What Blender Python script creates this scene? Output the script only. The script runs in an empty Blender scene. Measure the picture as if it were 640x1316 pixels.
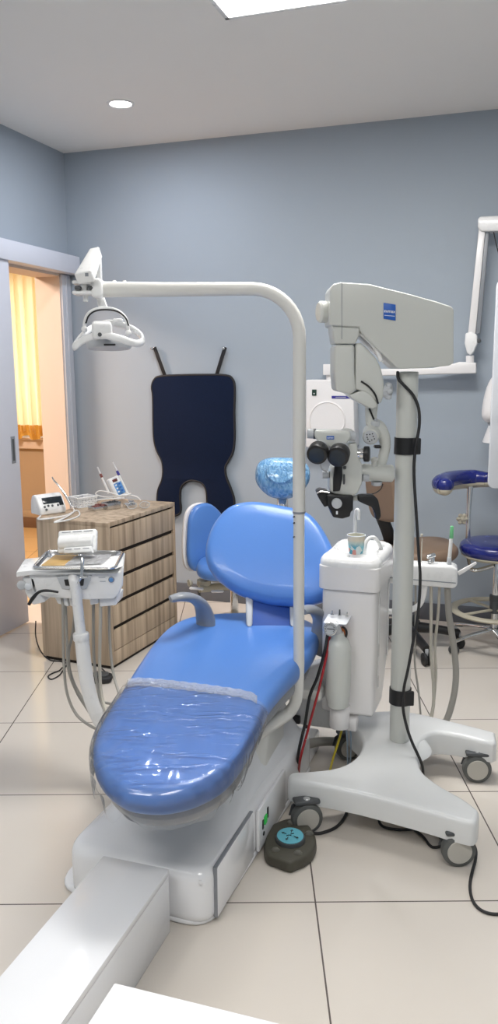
import bpy, bmesh, math, random
from mathutils import Vector as V, Matrix, noise
random.seed(7)
PI = math.pi
S = bpy.context.scene
COL = S.collection

# ------------------------------------------------------------------ camera (metres; camera stands 1.5 m above the floor)
FPX, CAMZ = 1040.0, 1.5
PITCH = math.atan(184 / FPX); ROLL = math.radians(0.43)
_F = V((0, math.cos(PITCH), -math.sin(PITCH))); _U0 = V((0, math.sin(PITCH), math.cos(PITCH))); _R0 = V((1, 0, 0))
_R = _R0 * math.cos(ROLL) - _U0 * math.sin(ROLL); _U = _U0 * math.cos(ROLL) + _R0 * math.sin(ROLL)
CAM = V((0, 0, CAMZ))
def _ray(px, py): return _F * FPX + _R * (px - 320) + _U * (658 - py)
def at(px, py, y):            # point seen at (px,py) that stands y metres away
    r = _ray(px, py); return CAM + r * (y / r.y)
def on(px, py, z=0.0):        # point seen at (px,py) that lies at height z
    r = _ray(px, py); return CAM + r * ((z - CAMZ) / r.z)
def onp(px, py, p0, n):       # on a plane
    r = _ray(px, py); return CAM + r * ((V(p0) - CAM).dot(n) / r.dot(n))
cam_d = bpy.data.cameras.new('camera'); cam = bpy.data.objects.new('camera', cam_d); COL.objects.link(cam)
cam_d.sensor_fit = 'VERTICAL'; cam_d.sensor_height = 24; cam_d.lens = FPX / 1316 * 24
cam_d.clip_start = 0.05; cam_d.clip_end = 60
m3 = Matrix((_R, _U, -_F)).transposed()
cam.matrix_world = Matrix.Translation(CAM) @ m3.to_4x4()
S.camera = cam

# ------------------------------------------------------------------ materials
def mat(name, col, rough=0.5, metal=0.0, noise_amt=0.0, nscale=20, bump=0.0, bscale=60, coat=0.0, trans=0.0, emit=None, estr=0, ior=1.5, sheen=0, alpha=1, aniso=(1, 1, 1), spec=None, subs=0):
    m = bpy.data.materials.new(name); m.use_nodes = True
    nt = m.node_tree; b = nt.nodes['Principled BSDF']
    c = (*col, 1)
    b.inputs['Base Color'].default_value = c
    b.inputs['Roughness'].default_value = rough
    b.inputs['Metallic'].default_value = metal
    b.inputs['Coat Weight'].default_value = coat
    b.inputs['Transmission Weight'].default_value = trans
    b.inputs['IOR'].default_value = ior
    b.inputs['Sheen Weight'].default_value = sheen
    b.inputs['Alpha'].default_value = alpha
    if spec is not None: b.inputs['Specular IOR Level'].default_value = spec
    if emit:
        b.inputs['Emission Color'].default_value = (*emit, 1); b.inputs['Emission Strength'].default_value = estr
    tc = nt.nodes.new('ShaderNodeTexCoord'); mp = nt.nodes.new('ShaderNodeMapping'); mp.inputs['Scale'].default_value = aniso
    nt.links.new(tc.outputs['Object'], mp.inputs['Vector'])
    nz = nt.nodes.new('ShaderNodeTexNoise'); nz.inputs['Scale'].default_value = nscale; nz.inputs['Detail'].default_value = 5
    nt.links.new(mp.outputs[0], nz.inputs['Vector'])
    if noise_amt:
        mx = nt.nodes.new('ShaderNodeMixRGB'); mx.inputs[1].default_value = tuple(max(0, x * (1 - noise_amt)) for x in col) + (1,)
        mx.inputs[2].default_value = tuple(min(1, x * (1 + noise_amt)) for x in col) + (1,)
        nt.links.new(nz.outputs['Fac'], mx.inputs[0]); nt.links.new(mx.outputs[0], b.inputs['Base Color'])
    else:                                   # gentle variation of gloss
        mr = nt.nodes.new('ShaderNodeMapRange'); mr.inputs['To Min'].default_value = max(0.02, rough - 0.04); mr.inputs['To Max'].default_value = min(1, rough + 0.04)
        nt.links.new(nz.outputs['Fac'], mr.inputs['Value']); nt.links.new(mr.outputs[0], b.inputs['Roughness'])
    if bump:
        n2 = nt.nodes.new('ShaderNodeTexNoise'); n2.inputs['Scale'].default_value = bscale; n2.inputs['Detail'].default_value = 4
        nt.links.new(mp.outputs[0], n2.inputs['Vector'])
        bp = nt.nodes.new('ShaderNodeBump'); bp.inputs['Strength'].default_value = bump; bp.inputs['Distance'].default_value = 0.01
        nt.links.new(n2.outputs['Fac'], bp.inputs['Height']); nt.links.new(bp.outputs[0], b.inputs['Normal'])
    return m
M = dict(
    wall=mat('painted_wall_blue', (0.365, 0.415, 0.47), 0.75, noise_amt=0.02, nscale=3, bump=0.08, bscale=300),
    ceil=mat('ceiling_paint', (0.87, 0.86, 0.835), 0.9, noise_amt=0.01, nscale=4),
    peach=mat('cream_paint', (0.66, 0.55, 0.465), 0.7, noise_amt=0.02, nscale=4),
    tan=mat('tan_paint', (0.43, 0.325, 0.215), 0.7, noise_amt=0.03, nscale=4),
    tanbase=mat('dark_tan_skirting', (0.16, 0.09, 0.05), 0.5),
    base=mat('grey_skirting', (0.115, 0.125, 0.145), 0.5, noise_amt=0.08),
    door=mat('door_laminate', (0.66, 0.68, 0.75), 0.45, noise_amt=0.01),
    doorframe=mat('aluminium_frame', (0.55, 0.57, 0.62), 0.4, metal=0.2),
    white=mat('white_plastic', (0.86, 0.86, 0.85), 0.28, coat=0.3),
    gwhite=mat('warm_white_enamel', (0.72, 0.71, 0.67), 0.35, coat=0.2),
    scopewhite=mat('microscope_enamel', (0.62, 0.63, 0.59), 0.32, coat=0.25),
    scopebase=mat('microscope_base_enamel', (0.74, 0.75, 0.745), 0.3, coat=0.2),
    pinkwhite=mat('pinkish_white_plastic', (0.84, 0.82, 0.81), 0.3, coat=0.2),
    lamw=mat('white_laminate', (0.86, 0.865, 0.88), 0.2, coat=0.3),
    blue=mat('blue_vinyl', (0.09, 0.235, 0.62), 0.32, noise_amt=0.03, nscale=8, bump=0.05, bscale=220, coat=0.15),
    dblue=mat('deep_blue_vinyl', (0.03, 0.09, 0.36), 0.4),
    navy=mat('navy_vinyl', (0.010, 0.018, 0.17), 0.26, coat=0.3, bump=0.03, bscale=150),
    brown=mat('brown_vinyl', (0.23, 0.155, 0.105), 0.5, noise_amt=0.05),
    apron=mat('lead_apron_cloth', (0.006, 0.012, 0.034), 0.9, spec=0.15, noise_amt=0.25, nscale=120, bump=0.1, bscale=400),
    piping=mat('black_piping', (0.006, 0.006, 0.008), 0.6),
    black=mat('black_plastic', (0.012, 0.012, 0.013), 0.4),
    rubber=mat('black_rubber', (0.02, 0.02, 0.021), 0.6),
    greyrub=mat('grey_rubber', (0.11, 0.115, 0.11), 0.6),
    casterface=mat('caster_face', (0.50, 0.48, 0.43), 0.45),
    steel=mat('brushed_steel', (0.62, 0.62, 0.61), 0.22, metal=1.0, aniso=(1, 30, 1), noise_amt=0.06),
    chrome=mat('chrome', (0.78, 0.78, 0.78), 0.12, metal=1.0),
    grey=mat('grey_plastic', (0.26, 0.275, 0.30), 0.35),
    lgrey=mat('light_grey_plastic', (0.52, 0.54, 0.56), 0.35),
    dgrey=mat('dark_grey_plastic', (0.07, 0.075, 0.08), 0.4),
    hose=mat('grey_hose', (0.36, 0.345, 0.31), 0.5),
    thinhose=mat('cream_hose', (0.52, 0.49, 0.42), 0.5),
    beige=mat('beige_metal', (0.50, 0.46, 0.36), 0.4),
    olive=mat('olive_rubber', (0.075, 0.070, 0.052), 0.5, noise_amt=0.1, nscale=60),
    olivel=mat('worn_olive_rubber', (0.15, 0.145, 0.12), 0.45),
    cyan=mat('cyan_pad', (0.13, 0.46, 0.56), 0.5),
    bluelogo=mat('blue_print', (0.02, 0.12, 0.50), 0.4),
    purple=mat('purple_print', (0.04, 0.035, 0.27), 0.4),
    paperw=mat('white_print', (0.85, 0.87, 0.9), 0.5),
    red=mat('red_tube', (0.42, 0.02, 0.025), 0.4),
    yellow=mat('yellow_tube', (0.62, 0.5, 0.04), 0.4),
    paleblue=mat('pale_blue_tube', (0.35, 0.45, 0.55), 0.4),
    green=mat('green_plastic', (0.18, 0.55, 0.26), 0.4),
    greenled=mat('green_switch_light', (0.01, 0.16, 0.03), 0.3, emit=(0.05, 1.0, 0.15), estr=0.12),
    dgreen=mat('dark_green_switch', (0.005, 0.035, 0.02), 0.3),
    darkline=mat('shadow_gap', (0.02, 0.014, 0.010), 0.8),
    pouch=mat('paper_pouch', (0.66, 0.66, 0.67), 0.5, bump=0.6, bscale=60),
    gold=mat('yellow_tray_paper', (0.50, 0.32, 0.11), 0.4, noise_amt=0.2, nscale=15),
    maroon=mat('maroon_beads', (0.20, 0.06, 0.05), 0.35, noise_amt=0.4, nscale=150),
    screen=mat('dark_display', (0.02, 0.028, 0.035), 0.12),
    bluepanel=mat('blue_display', (0.12, 0.30, 0.62), 0.3),
    orange=mat('orange_ring', (0.55, 0.16, 0.04), 0.4),
    bottle=mat('frosted_bottle', (0.62, 0.635, 0.60), 0.32, coat=0.1, spec=0.4),
    bulb=mat('downlight_disc', (0.9, 0.9, 0.9), 0.4, emit=(1, 0.98, 1.0), estr=9),
)
def nodes_of(m): return m.node_tree.nodes, m.node_tree.links, m.node_tree.nodes['Principled BSDF']
# floor tiles, 0.603 m, thin dark joints
def tile_mat(name, col, x0, y0, w, rough, joint, jcol, vein=0.03):
    m = mat(name, col, rough); N, L, b = nodes_of(m)
    tc = N.new('ShaderNodeTexCoord'); sp = N.new('ShaderNodeSeparateXYZ'); L.new(tc.outputs['Object'], sp.inputs[0])
    outs = []
    for ax, o in (('X', x0), ('Y', y0)):
        a = N.new('ShaderNodeMath'); a.operation = 'SUBTRACT'; L.new(sp.outputs[ax], a.inputs[0]); a.inputs[1].default_value = o - 50 * w
        d = N.new('ShaderNodeMath'); d.operation = 'DIVIDE'; L.new(a.outputs[0], d.inputs[0]); d.inputs[1].default_value = w
        f = N.new('ShaderNodeMath'); f.operation = 'FRACT'; L.new(d.outputs[0], f.inputs[0])
        p = N.new('ShaderNodeMath'); p.operation = 'PINGPONG'; L.new(f.outputs[0], p.inputs[0]); p.inputs[1].default_value = 0.5
        g = N.new('ShaderNodeMath'); g.operation = 'LESS_THAN'; L.new(p.outputs[0], g.inputs[0]); g.inputs[1].default_value = joint / w / 2
        outs.append(g)
    mx = N.new('ShaderNodeMath'); mx.operation = 'MAXIMUM'; L.new(outs[0].outputs[0], mx.inputs[0]); L.new(outs[1].outputs[0], mx.inputs[1])
    nz = N.new('ShaderNodeTexNoise'); nz.inputs['Scale'].default_value = 2.5; nz.inputs['Detail'].default_value = 8; L.new(tc.outputs['Object'], nz.inputs['Vector'])
    c1 = N.new('ShaderNodeMixRGB'); c1.inputs[1].default_value = tuple(x * (1 - vein) for x in col) + (1,); c1.inputs[2].default_value = tuple(x * (1 + vein) for x in col) + (1,)
    L.new(nz.outputs['Fac'], c1.inputs[0])
    c2 = N.new('ShaderNodeMixRGB'); c2.inputs[2].default_value = (*jcol, 1); L.new(mx.outputs[0], c2.inputs[0]); L.new(c1.outputs[0], c2.inputs[1]); L.new(c2.outputs[0], b.inputs['Base Color'])
    return m
M['tile'] = tile_mat('polished_floor_tiles', (0.68, 0.625, 0.56), 0.181, 2.08, 0.604, 0.16, 0.0045, (0.12, 0.10, 0.09))
M['tile2'] = tile_mat('warm_floor_tiles', (0.72, 0.50, 0.24), 0.0, 0.05, 0.6, 0.3, 0.006, (0.3, 0.18, 0.08))
def wood_mat():
    m = mat('grey_oak_veneer', (0.4, 0.32, 0.25), 0.5); N, L, b = nodes_of(m)
    tc = N.new('ShaderNodeTexCoord')
    def nzz(sc, s, det):
        mp = N.new('ShaderNodeMapping'); mp.inputs['Scale'].default_value = sc; L.new(tc.outputs['Object'], mp.inputs['Vector'])
        n = N.new('ShaderNodeTexNoise'); n.inputs['Scale'].default_value = s; n.inputs['Detail'].default_value = det; L.new(mp.outputs[0], n.inputs['Vector']); return n
    a = nzz((30, 30, 1.0), 1.0, 6); c = nzz((140, 140, 3), 1.0, 3)
    r = N.new('ShaderNodeValToRGB'); e = r.color_ramp
    e.elements[0].position = 0.30; e.elements[0].color = (0.28, 0.205, 0.14, 1)
    e.elements[1].position = 0.68; e.elements[1].color = (0.62, 0.49, 0.355, 1)
    k = e.elements.new(0.48); k.color = (0.475, 0.365, 0.26, 1)
    L.new(a.outputs['Fac'], r.inputs[0])
    mx = N.new('ShaderNodeMixRGB'); mx.blend_type = 'MULTIPLY'; mx.inputs[0].default_value = 0.35; L.new(r.outputs[0], mx.inputs[1]); L.new(c.outputs['Color'], mx.inputs[2])
    mr = N.new('ShaderNodeMapRange'); mr.inputs['To Min'].default_value = 0.55; mr.inputs['To Max'].default_value = 1.25; L.new(c.outputs['Fac'], mr.inputs[0])
    L.new(mr.outputs[0], mx.inputs[2]); L.new(mx.outputs[0], b.inputs['Base Color'])
    return m
M['wood'] = wood_mat()
def film_mat(name, clear, bump, bscale, tint=(0.93, 0.95, 0.97), rough=0.12, aniso=(1, 1, 1)):
    m = bpy.data.materials.new(name); m.use_nodes = True; N, L = m.node_tree.nodes, m.node_tree.links
    b = N['Principled BSDF']; b.inputs['Base Color'].default_value = (*tint, 1); b.inputs['Roughness'].default_value = rough
    b.inputs['Specular IOR Level'].default_value = 0.9
    t = N.new('ShaderNodeBsdfTransparent'); t.inputs[0].default_value = (0.97, 0.98, 0.99, 1); mx = N.new('ShaderNodeMixShader')
    lw = N.new('ShaderNodeLayerWeight'); lw.inputs[0].default_value = 0.25
    tc = N.new('ShaderNodeTexCoord'); mp = N.new('ShaderNodeMapping'); mp.inputs['Scale'].default_value = aniso; L.new(tc.outputs['Object'], mp.inputs[0])
    nz = N.new('ShaderNodeTexNoise'); nz.inputs['Scale'].default_value = bscale; nz.inputs['Detail'].default_value = 3; nz.inputs['Distortion'].default_value = 0.6; L.new(mp.outputs[0], nz.inputs[0])
    bp = N.new('ShaderNodeBump'); bp.inputs['Strength'].default_value = bump; bp.inputs['Distance'].default_value = 0.02; L.new(nz.outputs['Fac'], bp.inputs['Height'])
    L.new(bp.outputs[0], b.inputs['Normal']); L.new(bp.outputs[0], lw.inputs['Normal'])
    mr = N.new('ShaderNodeMapRange'); mr.inputs['To Min'].default_value = 1 - clear; mr.inputs['To Max'].default_value = min(1, 1 - clear + 0.35); L.new(lw.outputs['Facing'], mr.inputs[0])
    L.new(mr.outputs[0], mx.inputs[0]); L.new(t.outputs[0], mx.inputs[1]); L.new(b.outputs[0], mx.inputs[2])
    L.new(mx.outputs[0], N['Material Output'].inputs['Surface'])
    return m
def clear_film(name, amt, haze, bump, bscale, aniso):
    m = bpy.data.materials.new(name); m.use_nodes = True; N, L = m.node_tree.nodes, m.node_tree.links; N.remove(N['Principled BSDF'])
    t = N.new('ShaderNodeBsdfTransparent'); t.inputs[0].default_value = (0.97, 0.98, 0.99, 1)
    g = N.new('ShaderNodeBsdfGlossy'); g.inputs['Roughness'].default_value = 0.10; d = N.new('ShaderNodeBsdfDiffuse'); d.inputs[0].default_value = (0.9, 0.93, 0.96, 1)
    fr = N.new('ShaderNodeFresnel'); fr.inputs[0].default_value = 1.5; mu = N.new('ShaderNodeMath'); mu.operation = 'MULTIPLY'; mu.inputs[1].default_value = amt; mu.use_clamp = True; L.new(fr.outputs[0], mu.inputs[0])
    tc = N.new('ShaderNodeTexCoord'); mp = N.new('ShaderNodeMapping'); mp.inputs['Scale'].default_value = aniso; mp.inputs['Rotation'].default_value = (0, 0, 0.25); L.new(tc.outputs['Object'], mp.inputs[0])
    nz = N.new('ShaderNodeTexNoise'); nz.inputs['Scale'].default_value = bscale; nz.inputs['Detail'].default_value = 3; nz.inputs['Distortion'].default_value = 0.8; L.new(mp.outputs[0], nz.inputs[0])
    rp = N.new('ShaderNodeValToRGB'); rp.color_ramp.elements[0].position = 0.5; rp.color_ramp.elements[1].position = 0.62; L.new(nz.outputs['Fac'], rp.inputs[0])
    bp = N.new('ShaderNodeBump'); bp.inputs['Strength'].default_value = bump; bp.inputs['Distance'].default_value = 0.006; L.new(rp.outputs[0], bp.inputs['Height'])
    for q in (g, d, fr): L.new(bp.outputs[0], q.inputs['Normal'])
    m1 = N.new('ShaderNodeMixShader'); m1.inputs[0].default_value = haze; L.new(t.outputs[0], m1.inputs[1]); L.new(d.outputs[0], m1.inputs[2])
    m2 = N.new('ShaderNodeMixShader'); L.new(mu.outputs[0], m2.inputs[0]); L.new(m1.outputs[0], m2.inputs[1]); L.new(g.outputs[0], m2.inputs[2])
    L.new(m2.outputs[0], N['Material Output'].inputs['Surface']); return m
M['sleeve'] = clear_film('wrinkled_sleeve_film', 0.95, 0.05, 0.35, 9, (0.7, 3.2, 1))
M['film'] = film_mat('clear_plastic_sleeve', 0.965, 1.0, 11, aniso=(0.7, 3, 1), rough=0.07)
M['filmband'] = film_mat('folded_plastic_edge', 0.66, 0.8, 60)
M['acrylic'] = film_mat('milky_acrylic', 0.25, 0.0, 5, tint=(0.80, 0.82, 0.86), rough=0.2)
def wrap_mat():
    m = mat('wrapped_headrest', (0.14, 0.36, 0.68), 0.22, coat=0.6); N, L, b = nodes_of(m)
    tc = N.new('ShaderNodeTexCoord'); mp = N.new('ShaderNodeMapping'); mp.inputs['Scale'].default_value = (1, 1, 0.45); mp.inputs['Rotation'].default_value = (0, 0.5, 0); L.new(tc.outputs['Object'], mp.inputs[0])
    nz = N.new('ShaderNodeTexNoise'); nz.inputs['Scale'].default_value = 75; nz.inputs['Detail'].default_value = 4; nz.inputs['Distortion'].default_value = 1.2; L.new(mp.outputs[0], nz.inputs[0])
    bp = N.new('ShaderNodeBump'); bp.inputs['Strength'].default_value = 1.0; bp.inputs['Distance'].default_value = 0.01; L.new(nz.outputs['Fac'], bp.inputs['Height']); L.new(bp.outputs[0], b.inputs['Normal'])
    r = N.new('ShaderNodeValToRGB'); r.color_ramp.elements[0].position = 0.36; r.color_ramp.elements[0].color = (0.10, 0.29, 0.56, 1); r.color_ramp.elements[1].position = 0.68; r.color_ramp.elements[1].color = (0.30, 0.54, 0.78, 1)
    L.new(nz.outputs['Fac'], r.inputs[0]); L.new(r.outputs[0], b.inputs['Base Color']); return m
M['wrap'] = wrap_mat()
def curtain_mat():
    m = bpy.data.materials.new('yellow_curtain_cloth'); m.use_nodes = True; N, L = m.node_tree.nodes, m.node_tree.links
    b = N['Principled BSDF']; b.inputs['Base Color'].default_value = (0.80, 0.66, 0.40, 1); b.inputs['Roughness'].default_value = 0.9
    t = N.new('ShaderNodeBsdfTranslucent'); t.inputs[0].default_value = (0.97, 0.82, 0.50, 1)
    tp = N.new('ShaderNodeBsdfTransparent'); mx = N.new('ShaderNodeMixShader'); mx.inputs[0].default_value = 0.72
    nz = N.new('ShaderNodeTexNoise'); nz.inputs['Scale'].default_value = 200; bp = N.new('ShaderNodeBump'); bp.inputs['Strength'].default_value = 0.1; L.new(nz.outputs['Fac'], bp.inputs['Height']); L.new(bp.outputs[0], b.inputs['Normal'])
    L.new(b.outputs[0], mx.inputs[1]); L.new(t.outputs[0], mx.inputs[2])
    L.new(mx.outputs[0], N['Material Output'].inputs['Surface']); return m
M['curtain'] = curtain_mat()
def cup_mat():
    m = mat('printed_paper_cup', (0.8, 0.8, 0.75), 0.5); N, L, b = nodes_of(m)
    tc = N.new('ShaderNodeTexCoord'); vo = N.new('ShaderNodeTexVoronoi'); vo.inputs['Scale'].default_value = 55; L.new(tc.outputs['Object'], vo.inputs['Vector'])
    sp = N.new('ShaderNodeSeparateXYZ'); L.new(tc.outputs['Object'], sp.inputs[0])
    mr = N.new('ShaderNodeMapRange'); mr.inputs['From Min'].default_value = 0.03; mr.inputs['From Max'].default_value = 0.055; L.new(sp.outputs['Z'], mr.inputs[0])
    r = N.new('ShaderNodeValToRGB'); r.color_ramp.interpolation = 'CONSTANT'
    for p, c in ((0, (0.10, 0.42, 0.55, 1)), (0.28, (0.72, 0.80, 0.78, 1)), (0.5, (0.25, 0.60, 0.68, 1)), (0.7, (0.75, 0.35, 0.30, 1)), (0.82, (0.5, 0.72, 0.75, 1))):
        e = r.color_ramp.elements.new(p) if p else r.color_ramp.elements[0]; e.color = c
    L.new(vo.outputs['Color'], r.inputs[0])
    mx = N.new('ShaderNodeMixRGB'); mx.inputs[2].default_value = (0.80, 0.74, 0.60, 1); L.new(mr.outputs[0], mx.inputs[0]); L.new(r.outputs[0], mx.inputs[1]); L.new(mx.outputs[0], b.inputs['Base Color']); return m
M['cup'] = cup_mat()

# ------------------------------------------------------------------ geometry helpers (all in world metres)
def merge(bm, t):
    me = bpy.data.meshes.new('tmp'); t.to_mesh(me); t.free(); bm.from_mesh(me); bpy.data.meshes.remove(me)
def bevel_sharp(t, w, seg=2, ang=0.5):
    if w <= 0: return
    es = [e for e in t.edges if len(e.link_faces) == 2 and e.calc_face_angle(0) > ang]
    if es: bmesh.ops.bevel(t, geom=es, offset=w, segments=seg, profile=0.5, affect='EDGES', clamp_overlap=True)
def box(bm, c, size, ax=None, bev=0.003, seg=2):
    t = bmesh.new(); bmesh.ops.create_cube(t, size=1)
    X, Y, Z = ax if ax else (V((1, 0, 0)), V((0, 1, 0)), V((0, 0, 1)))
    for v in t.verts: v.co = V((v.co.x * size[0], v.co.y * size[1], v.co.z * size[2]))
    bevel_sharp(t, min(bev, min(size) * 0.45), seg)
    for v in t.verts: v.co = V(c) + X * v.co.x + Y * v.co.y + Z * v.co.z
    merge(bm, t); return bm
def frame_of(d, up=V((0, 0, 1))):
    d = V(d).normalized()
    if abs(d.dot(up)) > 0.97: up = V((0, 1, 0))
    x = d.cross(up).normalized(); y = x.cross(d).normalized(); return x, y, d
def lathe(bm, p0, d, prof, n=32, sx=1, sy=1, up=V((0, 0, 1))):
    X, Y, D = frame_of(d, up); p0 = V(p0); t = bmesh.new(); rings = []
    for (h, r) in prof:
        if r < 1e-5: rings.append([t.verts.new(p0 + D * h)])
        else: rings.append([t.verts.new(p0 + D * h + X * (math.cos(2 * PI * k / n) * r * sx) + Y * (math.sin(2 * PI * k / n) * r * sy)) for k in range(n)])
    for a, b in zip(rings, rings[1:]):
        for k in range(n):
            k2 = (k + 1) % n
            if len(a) == 1 and len(b) == 1: continue
            if len(a) == 1: t.faces.new((a[0], b[k], b[k2]))
            elif len(b) == 1: t.faces.new((a[k], b[0], a[k2]))
            else: t.faces.new((a[k], b[k], b[k2], a[k2]))
    if len(rings[0]) > 1: t.faces.new(rings[0])
    if len(rings[-1]) > 1: t.faces.new(rings[-1])
    bmesh.ops.recalc_face_normals(t, faces=t.faces); merge(bm, t); return bm
def cyl(bm, p0, p1, r, r1=None, bev=0.002, n=28):
    p0, p1 = V(p0), V(p1); h = (p1 - p0).length; r1 = r if r1 is None else r1; b = min(bev, h * 0.4, r * 0.5, max(r1 * 0.5, 1e-4))
    return lathe(bm, p0, p1 - p0, [(0, r - b), (b * 0.3, r - b * 0.3), (b, r), (h - b, r1), (h - b * 0.3, r1 - b * 0.3), (h, r1 - b)], n)
def catmull(pts, k=6, closed=False):
    pts = [V(p) for p in pts]; n = len(pts); out = []
    rng = range(n) if closed else range(n - 1)
    for i in rng:
        if closed: p0, p1, p2, p3 = pts[(i - 1) % n], pts[i], pts[(i + 1) % n], pts[(i + 2) % n]
        else: p1, p2 = pts[i], pts[i + 1]; p0 = pts[i - 1] if i else p1 * 2 - p2; p3 = pts[i + 2] if i + 2 < n else p2 * 2 - p1
        for j in range(k):
            t = j / k
            out.append(0.5 * ((2 * p1) + (p2 - p0) * t + (2 * p0 - 5 * p1 + 4 * p2 - p3) * t * t + (3 * p1 - p0 - 3 * p2 + p3) * t ** 3))
    if not closed: out.append(pts[-1])
    return out
def tube(bm, pts, r, n=14, k=6, closed=False, smooth=True, sx=1, sy=1, up0=None):
    P = catmull(pts, k, closed) if smooth and len(pts) > 2 else [V(p) for p in pts]
    if not isinstance(r, (list, tuple)): R = [r] * len(P)
    else:
        R = []
        for i in range(len(P)):
            f = i / (len(P) - 1) * (len(r) - 1); a = int(f); b2 = min(a + 1, len(r) - 1); R.append(r[a] + (r[b2] - r[a]) * (f - a))
    t = bmesh.new(); rings = []; N_ = len(P)
    T0 = (P[1] - P[0]).normalized(); u = up0 or (V((0, 0, 1)) if abs(T0.z) < 0.9 else V((0, 1, 0)))
    nrm = (u - T0 * u.dot(T0)).normalized()
    for i in range(N_):
        if closed: T = (P[(i + 1) % N_] - P[i - 1]).normalized()
        else: T = (P[min(i + 1, N_ - 1)] - P[max(i - 1, 0)]).normalized()
        nrm = (nrm - T * nrm.dot(T)).normalized(); bn = T.cross(nrm)
        rings.append([t.verts.new(P[i] + nrm * (math.cos(2 * PI * q / n) * R[i] * sx) + bn * (math.sin(2 * PI * q / n) * R[i] * sy)) for q in range(n)])
    pr = list(zip(rings, rings[1:])) + ([(rings[-1], rings[0])] if closed else [])
    for a, b in pr:
        for q in range(n): t.faces.new((a[q], b[q], b[(q + 1) % n], a[(q + 1) % n]))
    if not closed: t.faces.new(rings[0]); t.faces.new(rings[-1])
    bmesh.ops.recalc_face_normals(t, faces=t.faces); merge(bm, t); return bm
def prism(bm, pts, dirv, bev=0.004, seg=2):       # polygon of 3-D points, extruded along dirv
    t = bmesh.new(); a = [t.verts.new(V(p)) for p in pts]; b = [t.verts.new(V(p) + V(dirv)) for p in pts]; n = len(a)
    t.faces.new(a); t.faces.new(b[::-1])
    for i in range(n): t.faces.new((a[i], a[(i + 1) % n], b[(i + 1) % n], b[i]))
    bmesh.ops.recalc_face_normals(t, faces=t.faces); bevel_sharp(t, bev, seg, 0.35); merge(bm, t); return bm
def ell(bm, c, r, ax=None, n=28, m=16):
    X, Y, Z = ax if ax else (V((1, 0, 0)), V((0, 1, 0)), V((0, 0, 1))); t = bmesh.new()
    bmesh.ops.create_uvsphere(t, u_segments=n, v_segments=m, radius=1)
    for v in t.verts: v.co = V(c) + X * v.co.x * r[0] + Y * v.co.y * r[1] + Z * v.co.z * r[2]
    merge(bm, t); return bm
def pillow(bm, outline, th, r, top=None, bot=None, fn=None, k=5, rings=7, smooth=True):
    """cushion: smooth star-shaped outline (2-D, round its own centre), rounded edge, domed top"""
    P = catmull([V((p[0], p[1], 0)) for p in outline], k, True) if smooth else [V((p[0], p[1], 0)) for p in outline]
    c = sum(P, V((0, 0, 0))) / len(P); t = bmesh.new(); L = []; r = min(r, th / 2)
    top = top or (lambda x, y, s: 0.0); bot = bot or (lambda x, y, s: 0.0)
    def ring(inset, scale, z, f):
        o = []
        for p in P:
            d = p - c; l = d.length; q = c + d * (max(l - inset, 0.0) / l) * scale; s = min(1, (q - c).length / max(l, 1e-6))
            o.append(t.verts.new((q.x, q.y, z + f(q.x, q.y, s))))
        return o
    for i in range(rings, 0, -1):
        s = 1 - i / rings
        if s > 0: L.append(ring(r, s, -th / 2, lambda x, y, q: -bot(x, y, q)))
    for i in range(0, 6):
        a = -PI / 2 + i / 5 * PI / 2; L.append(ring(r * (1 - math.cos(a)), 1, -th / 2 + r + r * math.sin(a), lambda x, y, q: 0))
    for i in range(0, 6):
        a = i / 5 * PI / 2; L.append(ring(r * (1 - math.cos(a)), 1, th / 2 - r + r * math.sin(a), lambda x, y, q: 0))
    for i in range(1, rings):
        s = 1 - i / rings; L.append(ring(r, s, th / 2, top))
    n = len(P)
    for a, b in zip(L, L[1:]):
        for j in range(n): t.faces.new((a[j], a[(j + 1) % n], b[(j + 1) % n], b[j]))
    cb = t.verts.new((c.x, c.y, -th / 2 - bot(c.x, c.y, 0))); ct = t.verts.new((c.x, c.y, th / 2 + top(c.x, c.y, 0)))
    for j in range(n):
        t.faces.new((cb, L[0][(j + 1) % n], L[0][j])); t.faces.new((ct, L[-1][j], L[-1][(j + 1) % n]))
    bmesh.ops.recalc_face_normals(t, faces=t.faces)
    if fn:
        for v in t.verts: v.co = V(fn(v.co))
    merge(bm, t); return bm
WORLD = {}
def obj(name, bm, m, parent=None, origin=None, sharp=40, kind=None, label=None):
    o0 = WORLD[parent.name] if parent else (V(origin) if origin is not None else V((0, 0, 0)))
    me = bpy.data.meshes.new(name)
    for v in bm.verts: v.co -= o0
    bm.to_mesh(me); bm.free(); me.materials.append(m)
    for p in me.polygons: p.use_smooth = True
    me.set_sharp_from_angle(angle=math.radians(sharp))
    o = bpy.data.objects.new(name, me); COL.objects.link(o); WORLD[o.name] = o0
    if parent: o.parent = parent
    else: o.location = o0
    if kind: o['kind'] = kind
    if label: o['label'] = label
    return o
def tag(o, label, cat, group=None):
    o['label'] = label; o['category'] = cat
    if group: o['group'] = group
    return o
def thing(name, label, cat, loc, group=None):
    o = bpy.data.objects.new(name, None); COL.objects.link(o); o.location = V(loc); WORLD[o.name] = V(loc); o.empty_display_size = 0.1
    return tag(o, label, cat, group)
def B(): return bmesh.new()
def text(body, c, X, Y, h, m, parent, name='lettering', ext=0.0006):
    cu = bpy.data.curves.new('txt', 'FONT'); cu.body = body; cu.size = h; cu.extrude = ext; cu.align_x = 'CENTER'; cu.align_y = 'CENTER'; cu.offset = h * 0.02
    o = bpy.data.objects.new('txt', cu); COL.objects.link(o); bpy.context.view_layer.update()
    dg = bpy.context.evaluated_depsgraph_get(); me = bpy.data.meshes.new_from_object(o.evaluated_get(dg)); bpy.data.objects.remove(o)
    bm = B(); bm.from_mesh(me); bpy.data.meshes.remove(me); Z = X.cross(Y)
    for v in bm.verts: v.co = V(c) + X * v.co.x + Y * v.co.y + Z * v.co.z
    return obj(name, bm, m, parent)

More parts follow.
